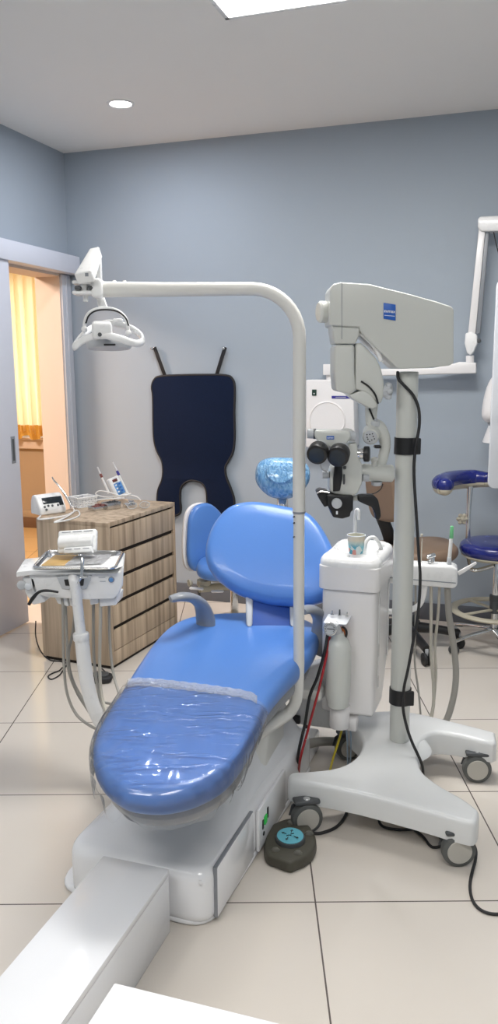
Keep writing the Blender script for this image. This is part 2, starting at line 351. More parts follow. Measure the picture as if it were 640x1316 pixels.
# ------------------------------------------------------------------ the room: its walls stand turned against the floor tiles
TH = math.radians(18.4)
U = V((math.cos(TH), -math.sin(TH), 0)); Nn = V((-math.sin(TH), -math.cos(TH), 0)); CORN = V((-1.157, 5.447, 0)); ZU = V((0, 0, 1))
HC = 2.853
def W(s, d, z=0): return CORN + U * s + Nn * d + ZU * z          # s along the back wall, d out from it
RAX = (U, -Nn, ZU)
def rbox(bm, s0, s1, d0, d1, z0, z1, bev=0.0):
    return box(bm, W((s0 + s1) / 2, (d0 + d1) / 2, (z0 + z1) / 2), (abs(s1 - s0), abs(d1 - d0), abs(z1 - z0)), RAX, bev)
SM, DM = 4.3, 7.2
def struct(name, bm, m, parent=None): return obj(name, bm, m, parent, kind='structure')
struct('floor', rbox(B(), 0, SM, 0, DM, -0.05, 0), M['tile'])
struct('ceiling', rbox(B(), 0, SM, 0, DM, HC, HC + 0.05), M['ceil'])
struct('wall_back', rbox(B(), 0, SM + 0.1, -0.1, 0, 0, HC), M['wall'])
struct('wall_right', rbox(B(), SM, SM + 0.1, 0, DM, 0, HC), M['wall'])
struct('wall_front', rbox(B(), 0, SM, DM, DM + 0.1, 0, HC), M['wall'])
bm = B(); WT = 0.17; D0, D1, ZT = 0.12, 1.22, 2.10
rbox(bm, -WT, 0, -0.1, D0, 0, HC); rbox(bm, -WT, 0, D1, DM, 0, HC); rbox(bm, -WT, 0, D0, D1, ZT, HC)
struct('wall_left', bm, M['wall'])
struct('baseboard_back', rbox(B(), 0, SM, 0, 0.012, 0, 0.105, 0.002), M['base'])
struct('baseboard_right', rbox(B(), SM - 0.012, SM, 0, DM, 0, 0.105, 0.002), M['base'])
bm = B(); rbox(bm, 0, 0.012, D1 + 0.03, DM, 0, 0.105, 0.002); struct('baseboard_left', bm, M['base'])
# lining of the doorway, cream
bm = B(); rbox(bm, -WT - 0.005, 0.004, D0 - 0.01, D0 + 0.012, 0, ZT); rbox(bm, -WT - 0.005, 0.004, D0, D1, ZT - 0.012, ZT + 0.005); rbox(bm, -WT - 0.005, 0.004, D1 - 0.012, D1 + 0.01, 0, ZT)
struct('trim_1', bm, M['peach'])
bm = B(); rbox(bm, 0, 0.02, 0.02, D0 + 0.006, 0, ZT, 0.002); rbox(bm, 0.0, 0.028, 0.075, 0.085, 0, ZT, 0.002); struct('trim_2', bm, M['doorframe'])
bm = B(); rbox(bm, 0.0, 0.09, 0.012, 2.6, 2.105, 2.215, 0.003); struct('trim_3', bm, M['door'])        # cover of the sliding rail
# sliding door leaf
bm = B(); rbox(bm, 0.035, 0.075, 0.775, 1.95, 0.012, 2.11, 0.002); dl = struct('door_1', bm, M['door'])
bm = B(); rbox(bm, 0.074, 0.078, 0.815, 0.853, 0.975, 1.13, 0.001); hp = obj('door_handle', bm, M['grey'], dl, label='grey recessed pull handle')
bm = B(); rbox(bm, 0.077, 0.0785, 0.824, 0.844, 0.99, 1.115, 0.001); obj('handle_recess', bm, M['dgrey'], hp)
# the room beyond the doorway
bs0, bs1, bd0, bd1 = -4.0, -WT, -1.85, 4.0
struct('floor_beyond', rbox(B(), bs0, bs1, bd0, bd1, -0.05, 0), M['tile2'])
bm = B(); rbox(bm, -WT, 0, D0, D1, -0.05, 0.0); struct('threshold_floor', bm, M['tile'])
struct('ceiling_beyond', rbox(B(), bs0, bs1, bd0, bd1, HC, HC + 0.05), M['ceil'])
bm = B(); ws0, ws1, wz0, wz1 = -3.2, -1.02, 0.86, 2.35
rbox(bm, bs0, ws0, bd0 - 0.1, bd0, 0, HC); rbox(bm, ws1, bs1, bd0 - 0.1, bd0, 0, HC); rbox(bm, ws0, ws1, bd0 - 0.1, bd0, 0, wz0); rbox(bm, ws0, ws1, bd0 - 0.1, bd0, wz1, HC)
struct('wall_beyond_back', bm, M['tan'])
struct('wall_beyond_left', rbox(B(), bs0 - 0.1, bs0, bd0, bd1, 0, HC), M['tan'])
struct('wall_beyond_front', rbox(B(), bs0, bs1, bd1, bd1 + 0.1, 0, HC), M['tan'])
struct('wall_beyond_right', rbox(B(), -WT, -WT + 0.06, bd0, -0.1, 0, HC), M['peach'])
bm = B(); rbox(bm, bs0, bs1, bd0, bd0 + 0.02, 0, 0.10, 0.002); struct('baseboard_beyond', bm, M['tanbase'])
bm = B(); rbox(bm, bs0, bs1, bd0, bd0 + 0.012, 0.10, 0.17, 0.002); struct('trim_4', bm, M['tan'])
bm = B(); rbox(bm, ws0 - 0.05, ws1 + 0.05, bd0, bd0 + 0.05, wz0 - 0.09, wz0, 0.006); rbox(bm, ws0 - 0.05, ws1 + 0.05, bd0 - 0.02, bd0 + 0.09, wz0, wz0 + 0.02, 0.004); struct('trim_5', bm, M['peach'])
bm = B()
for a, b in ((ws0, ws0 + 0.05), (ws1 - 0.05, ws1), ((ws0 + ws1) / 2 - 0.03, (ws0 + ws1) / 2 + 0.03)): rbox(bm, a, b, bd0 - 0.09, bd0 - 0.03, wz0, wz1, 0.003)
rbox(bm, ws0, ws1, bd0 - 0.09, bd0 - 0.03, wz0, wz0 + 0.05, 0.003); rbox(bm, ws0, ws1, bd0 - 0.09, bd0 - 0.03, wz1 - 0.05, wz1, 0.003)
wn = struct('window_1', bm, M['white'])
gl = mat('window_glass', (1, 1, 1), 0.02, trans=1.0, ior=1.05)
bm = B(); rbox(bm, ws0 + 0.04, ws1 - 0.04, bd0 - 0.065, bd0 - 0.06, wz0 + 0.04, wz1 - 0.04); obj('window_pane', bm, gl, wn)
# curtain with a deeper hem band, in folds
def curtain(s0, s1, z0, z1, name, m, amp=0.055, waves=9, seed=0, par=None, thick=0.0):
    t = B(); nx, nz_ = 220, 16; rows = []
    for j in range(nz_ + 1):
        zz = z0 + (z1 - z0) * j / nz_; row = []
        for i in range(nx + 1):
            f = i / nx; s = s0 + (s1 - s0) * f
            ph = f * waves * 2 * PI + seed + 0.9 * math.sin(f * 17 + seed)
            d = bd0 + 0.13 + amp * math.sin(ph) * (0.75 + 0.25 * math.sin(f * 31)) + 0.008 * math.sin(3 * ph + j * 0.15)
            hem = 0.02 * math.sin(ph * 0.5) * (1 - j / nz_) ** 3
            row.append(t.verts.new(W(s, d + thick, zz + hem)))
        rows.append(row)
    for a, b in zip(rows, rows[1:]):
        for i in range(nx): t.faces.new((a[i], a[i + 1], b[i + 1], b[i]))
    return t
cu = thing('window_curtain', 'long yellow curtain glowing with daylight in the room beyond the doorway', 'curtain', W(-1.9, bd0 + 0.13, 0.9))
obj('curtain_cloth', curtain(-3.3, -0.95, 0.90, 2.46, 'c', 0, waves=22), M['curtain'], cu)
hemm = M['curtain'].copy(); hemm.node_tree.nodes['Principled BSDF'].inputs['Base Color'].default_value = (0.72, 0.42, 0.10, 1)
for nd in hemm.node_tree.nodes:
    if nd.type == 'BSDF_TRANSLUCENT': nd.inputs[0].default_value = (0.65, 0.36, 0.07, 1)
    if nd.type == 'MIX_SHADER': nd.inputs[0].default_value = 0.45
t = curtain(-3.3, -0.95, 0.885, 1.0, 'c', 0, waves=22, thick=0.004)
obj('hem_band', t, hemm, cu, label='deeper orange hem along the bottom')
bm = B(); cyl(bm, W(-3.35, bd0 + 0.13, 2.47), W(-0.9, bd0 + 0.13, 2.47), 0.012); obj('curtain_rod', bm, M['steel'], cu)

# ------------------------------------------------------------------ ceiling lights
def panel(cx_s, cx_d, ls, ld, label, nm='ceiling_light', grp=None, st=9.5):
    t_ = thing(nm, label, 'ceiling light', W(cx_s, cx_d, HC), grp)
    bm = B(); w = 0.02
    for (a, b, c, d) in ((-ls / 2, ls / 2, -ld / 2, -ld / 2 + w), (-ls / 2, ls / 2, ld / 2 - w, ld / 2), (-ls / 2, -ls / 2 + w, -ld / 2, ld / 2), (ls / 2 - w, ls / 2, -ld / 2, ld / 2)):
        rbox(bm, cx_s + a, cx_s + b, cx_d + c, cx_d + d, HC - 0.012, HC, 0.002)
    obj('light_frame', bm, M['white'], t_)
    mm = mat('panel_diffuser', (0.9, 0.9, 0.9), 0.5, emit=(1.0, 0.985, 0.96), estr=st)
    bm = B(); rbox(bm, cx_s - ls / 2 + w, cx_s + ls / 2 - w, cx_d - ld / 2 + w, cx_d + ld / 2 - w, HC - 0.009, HC - 0.004); obj('light_diffuser', bm, mm, t_)
pc = on(290, 22, HC) - CORN; ps, pd = pc.dot(U), pc.dot(Nn)
panel(ps + 0.6, pd + 0.3, 1.2, 0.6, 'bright white square ceiling panel cut off by the top of the view', st=17)
panel(3.2, 4.6, 1.2, 0.6, 'white fill panel added out of view behind the viewer, right side', grp='added fill panels behind', st=11)  # unseen panel, added behind the camera for more light in the room
panel(1.2, 4.9, 1.2, 0.6, 'white fill panel added out of view behind the viewer, left side', grp='added fill panels behind', st=11)  # second added panel out of view, also only for fill light
for i_, (ds, dd) in enumerate([(None, None)]):
    p = on(155, 133, HC); d_ = thing('downlight', 'small round lit downlight in the ceiling', 'downlight', p)
    bm = B(); lathe(bm, p, V((0, 0, -1)), [(0, 0.072), (0.004, 0.07), (0.006, 0.06), (0.003, 0.055), (0.0005, 0.055)], 40); obj('light_rim', bm, M['white'], d_)
    bm = B(); lathe(bm, p + V((0, 0, -0.001)), V((0, 0, -1)), [(0, 0.054), (0.002, 0.052), (0.003, 0.0)], 40); obj('light_disc', bm, M['bulb'], d_)
def area(name, loc, size, power, col, target, sy=None):
    ld = bpy.data.lights.new(name, 'AREA'); ld.energy = power; ld.color = col; ld.size = size
    if sy: ld.shape = 'RECTANGLE'; ld.size_y = sy
    o = bpy.data.objects.new(name, ld); COL.objects.link(o); o.location = loc
    o.rotation_euler = (V(target) - V(loc)).to_track_quat('-Z', 'Y').to_euler(); return o
area('daylight_through_window', W(-2.0, bd0 - 0.5, 1.7), 2.2, 11, (1.0, 0.95, 0.84), W(-2.0, 0, 1.5), 1.6)
area('lamp_in_next_room', W(-1.6, 1.2, HC - 0.06), 0.8, 95, (1.0, 0.80, 0.66), W(-1.2, 1.0, 0))
area('downlight_lamp', on(155, 133, HC) - ZU * 0.02, 0.10, 7, (0.86, 0.9, 1.0), on(155, 133, HC) - ZU)
wd = bpy.data.worlds.new('daylight'); S.world = wd; wd.use_nodes = True
wd.node_tree.nodes['Background'].inputs[0].default_value = (0.85, 0.92, 1.0, 1); wd.node_tree.nodes['Background'].inputs[1].default_value = 1.0

# ------------------------------------------------------------------ lead apron on two wall hooks
def wall_pts(px_list, d=0.02):
    return [onp(x, y, W(0, d), Nn) for x, y in px_list]
ap = thing('lead_apron', 'dark navy cloth radiation apron with black edging hanging on the back wall', 'apron', W(0.86, 0.0, 1.05))
apx = [(206, 484), (230, 482.5), (260, 482), (290, 482.5), (299, 487), (302, 498), (301.5, 530), (302, 560), (300, 580), (294, 592), (290, 600), (291, 612), (296, 625), (301, 640), (301, 652), (297, 662), (288, 666), (276, 664), (268, 655), (267, 643), (266, 630), (261, 621), (250, 617), (240, 619), (233, 627), (232, 642), (233, 655), (229, 661), (216, 663), (205, 658), (203, 645), (204, 630), (209, 617), (210.5, 605), (209, 592), (203, 580), (199, 565), (198, 545), (197.5, 510), (196, 497), (199, 488)]
ol = catmull(wall_pts(apx, 0.012), 4, True)
bm = B(); prism(bm, ol, Nn * 0.014, 0.004, 2); obj('apron_body', bm, M['apron'], ap)
bm = B(); tube(bm, [p + Nn * 0.007 for p in ol], 0.0085, 8, closed=True, smooth=False); obj('edge_binding', bm, M['piping'], ap, label='black edging')
for a, b in (((199.5, 449), (212, 483)), ((288.5, 449), (278, 483))):
    p, q = onp(*a, W(0, 0.02), Nn), onp(*b, W(0, 0.02), Nn)
    bm = B(); d = (q - p).normalized(); box(bm, (p + q) / 2, (0.024, (q - p).length + 0.03, 0.005), (d.cross(Nn), d, Nn), 0.002); obj('hanging_strap', bm, M['piping'], ap)
for i, a in enumerate(((198.5, 448), (289.5, 447.5))):
    p = onp(*a, W(0, 0.0), Nn); bm = B(); lathe(bm, p, Nn, [(0, 0.009), (0.004, 0.009), (0.006, 0.004), (0.03, 0.0035), (0.033, 0.009), (0.040, 0.011), (0.046, 0.007), (0.048, 0)], 20)
    tag(obj('wall_hook', bm, M['chrome'], None, p), ['small chrome wall hook holding the left strap of the apron', 'small chrome wall hook holding the right strap of the apron'][i], 'hook')

# ------------------------------------------------------------------ drawer cabinet
CA = math.radians(66.5); CF = V((math.cos(CA), math.sin(CA), 0)); CL = V((-math.sin(CA), math.cos(CA), 0))  # along the drawers, away to the left
C0 = V((-0.697, 3.906, 0)); CLEN, CW, CHT = 0.69, 0.43, 0.757
cab = thing('drawer_cabinet', 'grey oak veneer cabinet with a stack of five drawers beside the doorway', 'cabinet', C0 + CF * CLEN / 2 + CL * CW / 2)
def cb(bm, a0, a1, b0, b1, z0, z1, bev=0.0015):
    return box(bm, C0 + CF * (a0 + a1) / 2 + CL * (b0 + b1) / 2 + ZU * (z0 + z1) / 2, (a1 - a0, b1 - b0, z1 - z0), (CF, CL, ZU), bev)
bm = B(); cb(bm, 0, CLEN, 0.02, CW, 0.018, CHT - 0.02); cb(bm, 0, 0.022, 0, 0.03, 0.018, CHT - 0.02); cb(bm, CLEN - 0.022, CLEN, 0, 0.03, 0.018, CHT - 0.02); cb(bm, 0.02, CLEN - 0.02, 0, 0.03, 0.018, 0.09)
obj('cabinet_body', bm, M['wood'], cab)
bm = B(); cb(bm, 0, CLEN, 0, CW, CHT - 0.022, CHT); obj('cabinet_top', bm, M['wood'], cab)
bm = B(); cb(bm, 0.01, CLEN - 0.01, 0.01, CW - 0.01, 0, 0.018, 0); obj('plinth', bm, M['darkline'], cab)
bm = B(); cb(bm, 0.022, CLEN - 0.022, 0.014, 0.02, 0.092, CHT - 0.022, 0); obj('drawer_gap', bm, M['darkline'], cab, label='dark finger gaps between the drawers')
zz = 0.094
for i in range(5):
    h = (CHT - 0.026 - 0.094) / 5
    bm = B(); cb(bm, 0.025, CLEN - 0.025, 0.0, 0.014, zz, zz + h - (0.006 if i == 4 else 0.022), 0.001); obj('drawer', bm, M['wood'], cab); zz += h
def ct(px, py, dz=0.0): return on(px, py, CHT + dz)

# things on the cabinet -----------------------------------------------------
ZC = CHT + 0.0005
# measuring device
p0 = ct(75, 660); dv = thing('apex_locator', 'small white wedge shaped dental measuring device with dark display on the cabinet', 'dental device', V((p0.x, p0.y, ZC)))
X_ = (ct(92, 658) - ct(50, 664)).normalized(); Y_ = ZU.cross(X_); a0 = ct(52, 663.5)
prof = [(0, 0), (0.0, 0.035), (0.035, 0.092), (0.055, 0.105), (0.085, 0.10), (0.10, 0.07), (0.105, 0.0)]
def dp(x, pr): return V((a0.x, a0.y, ZC)) + X_ * x + Y_ * pr[0] + ZU * pr[1]
bm = B(); prism(bm, [dp(0, q) for q in prof], X_ * 0.155, 0.010, 3); obj('device_case', bm, M['white'], dv)
fn_ = V((0, 0, 0)); s_ = (dp(0, prof[2]) - dp(0, prof[1])).normalized(); nf = X_.cross(s_).normalized()
def face(x, t, off=0.0): return dp(x, prof[1]) + s_ * t + nf * off
bm = B(); box(bm, face(0.085, 0.043, 0.001), (0.115, 0.036, 0.003), (X_, s_, nf), 0.001); obj('display', bm, M['screen'], dv)
bm = B(); box(bm, face(0.130, 0.024, 0.001), (0.025, 0.03, 0.002), (X_, s_, nf), 0.001); obj('display_trim', bm, M['screen'], dv)
for x, t_ in ((0.03, 0.010), (0.052, 0.014), (0.075, 0.012), (0.035, -0.006), (0.108, 0.012)):
    bm = B(); cyl(bm, face(x, t_, -0.002), face(x, t_, 0.004), 0.0065, n=16); obj('button', bm, M['dgrey'], dv)
bm = B(); tube(bm, [at(92, 650, p0.y - 0.02), at(84, 636, p0.y - 0.01), at(76, 625, p0.y), at(69, 617, p0.y), at(67, 613, p0.y)], [0.007, 0.006, 0.0045, 0.004, 0.003]); tag(obj('dental_handpiece', bm, M['chrome'], None, at(92, 650, p0.y)), 'slim chrome handpiece leaning up against the small measuring device', 'handpiece')
bm = B()
pts = [ct(52, 663, .006), ct(49, 667, .004), ct(58, 667, .004), ct(72, 665, .004), ct(86, 662, .004), ct(99, 656, .004), ct(102, 662, .004), ct(92, 667, .004), ct(78, 670, .004), ct(70, 671, .004), ct(84, 665, .008), ct(95, 657, .01), ct(92, 650, .02)]
tube(bm, pts, 0.0042, 8); tag(obj('handpiece_cord', bm, M['white'], None, ct(75, 667)), 'coiled cream cord lying in front of the small measuring device', 'cord')
# basket
bc = ct(107, 651); bk = thing('wire_basket', 'small white lattice basket filled with pouches on the cabinet', 'basket', V((bc.x, bc.y, ZC)))
bx, by, bh = 0.055, 0.04, 0.055
def bp(u_, v_, z_): k_ = 1 + 0.12 * z_ / bh; return V((bc.x, bc.y, ZC + z_)) + X_ * u_ * bx * k_ + Y_ * v_ * by * k_
bm = B()
for z_ in (0.002, 0.013, 0.024, 0.035, 0.046): tube(bm, [bp(-1, -1, z_), bp(1, -1, z_), bp(1, 1, z_), bp(-1, 1, z_)], 0.0022, 6, closed=True, smooth=False)
for u_, v_ in [(-1 + i / 6 * 2, s) for i in range(7) for s in (-1, 1)] + [(s, -1 + i / 4 * 2) for i in range(1, 4) for s in (-1, 1)]: tube(bm, [bp(u_, v_, 0), bp(u_, v_, bh)], 0.0022, 6, smooth=False)
obj('lattice', bm, M['white'], bk)
bm = B(); tube(bm, [bp(-1, -1, bh), bp(1, -1, bh), bp(1, 1, bh), bp(-1, 1, bh)], 0.0045, 8, closed=True, smooth=False); obj('basket_rim', bm, M['white'], bk)
bm = B(); box(bm, bp(0, 0, 0.003), (2 * bx, 2 * by, 0.003), (X_, Y_, ZU), 0.001); obj('basket_bottom', bm, M['white'], bk)
for i, (u_, v_, rz, tl) in enumerate(((-0.5, 0.1, 0.4, 0.9), (0.1, 0.3, -0.5, 1.1), (0.5, -0.2, 0.2, 0.8), (-0.1, -0.3, 1.1, 1.2))):
    q = bp(u_, v_, 0.042); d1 = (X_ * math.cos(rz) + Y_ * math.sin(rz)); d2 = (ZU * math.sin(tl) + d1.cross(ZU) * math.cos(tl)).normalized()
    bm = B(); box(bm, q, (0.035, 0.05, 0.004), (d1, d2, d1.cross(d2)), 0.0015); tag(obj('paper_pouch', bm, M['pouch'], None, q), 'white paper pouch tucked among others in the small lattice basket', 'pouch', 'paper pouches in the basket')
# shallow steel tray with maroon beads
tc_ = ct(128, 655); ty = thing('instrument_tray', 'shallow steel dish with maroon contents at the front of the cabinet top', 'tray', V((tc_.x, tc_.y, ZC)))
bm = B()
for (u_, v_, su, sv) in ((0, -1, 0.104, 0.004), (0, 1, 0.104, 0.004), (-1, 0, 0.004, 0.062), (1, 0, 0.004, 0.062)): box(bm, V((tc_.x, tc_.y, ZC + 0.011)) + X_ * u_ * 0.05 + Y_ * v_ * 0.03, (su, sv, 0.020), (X_, Y_, ZU), 0.001)
box(bm, V((tc_.x, tc_.y, ZC + 0.002)), (0.10, 0.06, 0.003), (X_, Y_, ZU), 0.001); obj('tray_shell', bm, M['steel'], ty)
bm = B()
for i in range(60):
    u_, v_ = random.uniform(-0.04, 0.04), random.uniform(-0.022, 0.022); ell(bm, V((tc_.x, tc_.y, ZC + 0.014 + random.uniform(0, 0.016 * (1 - abs(u_) / 0.045)))) + X_ * u_ + Y_ * v_, (0.0055, 0.0055, 0.0055), n=8, m=6)
o = obj('maroon_beads', bm, M['maroon'], None, V((tc_.x, tc_.y, ZC))); tag(o, 'heap of maroon beads lying in the shallow steel dish', 'beads'); o['kind'] = 'stuff'
# steel instrument box
ib = ct(143, 654); ibx = thing('instrument_box', 'small open steel instrument box behind the dish with maroon contents', 'box', V((ib.x, ib.y, ZC)))
bm = B()
for (u_, v_, su, sv) in ((0, -1, 0.084, 0.003), (0, 1, 0.084, 0.003), (-1, 0, 0.003, 0.062), (1, 0, 0.003, 0.062)): box(bm, V((ib.x, ib.y, ZC + 0.02)) + X_ * u_ * 0.04 + Y_ * v_ * 0.03, (su, sv, 0.036), (X_, Y_, ZU), 0.001)
box(bm, V((ib.x, ib.y, ZC + 0.002)), (0.08, 0.06, 0.003), (X_, Y_, ZU), 0.001); obj('box_shell', bm, M['steel'], ibx)
bm = B()
for i in range(9): q = V((ib.x, ib.y, ZC + 0.03)) + X_ * (-0.032 + i * 0.008) + Y_ * random.uniform(-0.01, 0.01); cyl(bm, q, q + ZU * 0.014, 0.0028, n=8)
obj('file_row', bm, M['dgrey'], ibx, label='row of small dark instrument tips')
# ultrasonic unit
ub = ct(157, 644); un = thing('endodontic_motor', 'white upright dental motor with pale blue front panel leaning back on the cabinet', 'dental device', V((ub.x, ub.y, ZC)))
Yt = (ZU * 0.9 + Y_ * 0.3 - X_ * 0.25).normalized(); Nt = X_.cross(Yt).normalized(); X2 = Yt.cross(Nt)
uc = at(150.5, 627, ub.y) 
ubase = V((uc.x, uc.y, ZC)); hh = 0.135
cc = ubase + ZU * 0.075
bm = B(); box(bm, cc, (0.082, hh, 0.035), (X2, Yt, Nt), 0.012, 3); obj('motor_case', bm, M['white'], un)
bm = B(); box(bm, cc + Nt * 0.018 + Yt * -0.006 + X2 * 0.004, (0.056, 0.07, 0.002), (X2, Yt, Nt), 0.001); fp = obj('front_panel', bm, M['bluepanel'], un, label='pale blue control panel')
bm = B(); box(bm, cc + Nt * 0.018 + Yt * 0.046 + X2 * -0.004, (0.034, 0.016, 0.003), (X2, Yt, Nt), 0.001); obj('led_display', bm, M['maroon'], un)
for i in range(6):
    bm = B(); q = cc + Nt * 0.019 + X2 * (-0.012 + 0.026 * (i % 2)) + Yt * (0.018 - 0.02 * (i // 2)); box(bm, q, (0.012, 0.008, 0.003), (X2, Yt, Nt), 0.001); obj('button', bm, M['bluelogo'] if i % 2 else M['white'], fp)
def handpiece(pa, pb, y, lab, band):
    h_ = thing('dental_handpiece', lab, 'handpiece', at(*pa, y)); A_, B_ = at(*pa, y), at(*pb, y + 0.01)
    d = B_ - A_
    bm = B(); tube(bm, [A_, A_ + d * 0.6], [0.007, 0.0055], smooth=False); obj('handle', bm, M['white'], h_)
    bm = B(); cyl(bm, A_ + d * 0.6, A_ + d * 0.74, 0.0075); obj('ring', bm, band, h_)
    bm = B(); tube(bm, [A_ + d * 0.74, A_ + d * 0.97, A_ + d], [0.0052, 0.004, 0.003], smooth=False); obj('tip', bm, M['pouch'], h_)
handpiece((140, 634), (125, 600), ub.y - 0.02, 'white handpiece with brown ring leaning left of the blue-panelled motor', M['maroon'])
handpiece((165, 636), (145, 594), ub.y - 0.05, 'white handpiece with blue ring leaning across the blue-panelled motor', M['purple'])
bm = B(); yy = ub.y - 0.07
tube(bm, [at(165, 636, yy), at(168, 634, yy), at(158, 638, yy), at(145, 634, yy), at(132, 631, yy), at(125, 632, yy), at(124, 636, yy), at(140, 639, yy), at(160, 636, yy), at(175, 638, yy), at(181, 643, yy)], 0.0036, 8)
tube(bm, [at(160, 640, yy - .02), at(145, 641, yy - .02), at(128, 642, yy - .02), at(115, 645, yy - .04), at(104, 648, yy - .06)], 0.0033, 8)
tag(obj('motor_cord', bm, M['white'], None, ct(150, 650)), 'white looping cords in front of the blue-panelled dental motor', 'cord')
# glasses
g0 = ct(178, 655); gz = V((g0.x, g0.y, ZC)); gl_ = thing('protective_glasses', 'clear protective glasses lying open at the right of the cabinet top', 'glasses', gz)
gx = CF * 0.35 + V((0.9, 0, 0)); gx.normalize(); gy = ZU.cross(gx)
for s in (-1, 1):
    bm = B(); tube(bm, [gz + gx * (s * 0.034 + 0.026 * math.cos(a)) + ZU * (0.024 + 0.018 * math.sin(a)) - gy * 0.004 * math.cos(a) * s for a in [k * PI / 6 for k in range(12)]], 0.002, 6, closed=True, k=2); obj('lens_rim', bm, M['lgrey'], gl_)
    bm = B(); lathe(bm, gz + gx * s * 0.034 + ZU * 0.024, gy, [(-0.001, 0.0), (-0.001, 0.021), (0.001, 0.021), (0.001, 0.0)], 24, 1.2, 0.85); obj('lens', bm, M['film'], gl_)
    bm = B(); tube(bm, [gz + gx * s * 0.062 + ZU * 0.026, gz + gx * s * 0.066 + ZU * 0.027 + gy * 0.05, gz + gx * s * 0.064 + ZU * 0.015 + gy * 0.11, gz + gx * s * 0.062 + ZU * 0.003 + gy * 0.13], 0.0022, 6); obj('temple', bm, M['lgrey'], gl_)
# small steel holder
q = ct(167, 652); q = V((q.x, q.y, ZC)); bm = B(); box(bm, q + ZU * 0.012, (0.05, 0.04, 0.024), (X_, Y_, ZU), 0.004); box(bm, q + ZU * 0.03 + X_ * 0.008, (0.03, 0.02, 0.014), (X_, Y_, ZU), 0.004); cyl(bm, q + ZU * 0.03, q + ZU * 0.045 - X_ * 0.01, 0.005)
tag(obj('instrument_clamp', bm, M['chrome'], None, q), 'small chrome clamp block between the steel box and the clear glasses', 'clamp')

# ------------------------------------------------------------------ dental chair
AN = math.radians(70.5); CA_ = V((math.cos(AN), math.sin(AN), 0)); CR = V((math.sin(AN), -math.cos(AN), 0)); BQ = V((-0.118, 1.955, 0))
def cp(i, j, z=0): return BQ + CR * i + CA_ * j + ZU * z          # i to the chair's right, j towards the head
ch = thing('dental_chair', 'blue vinyl reclining dental chair on a sculpted white base', 'dental chair', cp(-0.22, 0.4))
def base_h(i, j):      # extra height above the rounded shoulder
    def sm(a, b, x): t_ = max(0, min(1, (x - a) / (b - a))); return t_ * t_ * (3 - 2 * t_)
    x = -i
    rise = 0.055 * sm(0.0, 0.30, j) * sm(0.0, 0.12, x) * sm(0.46, 0.34, x) + 0.13 * sm(0.25, 0.75, j) * sm(-0.02, 0.10, x) * sm(0.47, 0.33, x)
    return rise
BL = 0.98
out = []
for (x, y) in ((-0.44, 0.0), (0.0, 0.0), (0.03, BL), (-0.45, BL)): out.append((x, y))
def rrect(c4, rad, nseg=6):
    o = []; n = len(c4)
    for i in range(n):
        p, a, b = V((*c4[i], 0)), V((*c4[i - 1], 0)), V((*c4[(i + 1) % n], 0)); da, db = (a - p).normalized(), (b - p).normalized()
        for k in range(nseg + 1):
            f = k / nseg; q = (p + da * rad) * (1 - f) ** 2 + p * 2 * f * (1 - f) + (p + db * rad) * f ** 2; o.append((q.x, q.y))
    return o
def dens(o, step=0.03):
    r = []
    for i in range(len(o)):
        a, b = V((*o[i], 0)), V((*o[(i + 1) % len(o)], 0)); n = max(1, int((b - a).length / step))
        for k in range(n): q = a + (b - a) * k / n; r.append((q.x, q.y))
    return r
bm = B(); bo = dens(rrect(out, 0.06)); 
pillow(bm, bo, 0.165, 0.035, top=lambda x, y, s: base_h(x, y) * min(1, (1 - s) * 6), fn=lambda v: cp(v.x, v.y, v.z + 0.0825 + 0.004), rings=22, smooth=False)
cbase = obj('chair_base', bm, M['lamw'], ch)
bm = B(); fl = dens(rrect([(-0.495, 0.02), (0.0, 0.0), (0.035, BL + 0.02), (-0.50, BL + 0.02)], 0.09)); pillow(bm, fl, 0.02, 0.009, fn=lambda v: cp(v.x, v.y, v.z + 0.011), smooth=False); obj('floor_skirt', bm, M['lamw'], ch)
# side hatch with the switch plate
bm = B(); box(bm, cp(0.0045, 0.195, 0.092), (0.014, 0.30, 0.150), (CR, CA_, ZU), 0.004); hat = obj('side_hatch', bm, M['lamw'], ch)
bm = B(); box(bm, cp(0.0035, 0.195, 0.092), (0.013, 0.303, 0.153), (CR, CA_, ZU), 0.003); obj('hatch_gap', bm, M['grey'], hat)
bm = B(); box(bm, cp(0.018, 0.50, 0.093), (0.012, 0.28, 0.14), (CR, CA_, ZU), 0.004); sp_ = obj('switch_plate', bm, M['lamw'], ch)
bm = B(); box(bm, cp(0.026, 0.415, 0.105), (0.006, 0.022, 0.028), (CR, CA_, ZU), 0.002); obj('power_switch', bm, M['greenled'], sp_, label='small green lit switch')
bm = B(); box(bm, cp(0.025, 0.392, 0.10), (0.004, 0.01, 0.03), (CR, CA_, ZU), 0.001); box(bm, cp(0.025, 0.44, 0.115), (0.004, 0.010, 0.035), (CR, CA_, ZU), 0.001); cyl(bm, cp(0.022, 0.40, 0.065), cp(0.027, 0.40, 0.065), 0.007); obj('switch_surround', bm, M['black'], sp_)
bm = B(); cyl(bm, cp(-0.02, 0.022, 0.145) - CA_ * 0.02, cp(-0.02, 0.0, 0.145) - CA_ * 0.0, 0.007); obj('cover_screw', bm, M['lamw'], ch)
# lift arm from base to seat
bm = B()
for s in (-0.085, -0.30):
    prism(bm, [cp(s, 0.42, 0.22), cp(s, 0.60, 0.24), cp(s, 0.95, 0.46), cp(s, 0.74, 0.46)], -CR * 0.06, 0.012, 3)
box(bm, cp(-0.22, 0.80, 0.455), (0.30, 0.42, 0.05), (CR, CA_, ZU), 0.015, 3)
obj('lift_arm', bm, M['gwhite'], ch)
bm = B(); prism(bm, [cp(-0.02, 0.50, 0.14), cp(-0.02, 0.80, 0.15), cp(-0.03, 0.82, 0.31), cp(-0.03, 0.70, 0.36), cp(-0.03, 0.60, 0.34)], -CR * 0.12, 0.04, 4); obj('lift_cover', bm, M['gwhite'], ch)
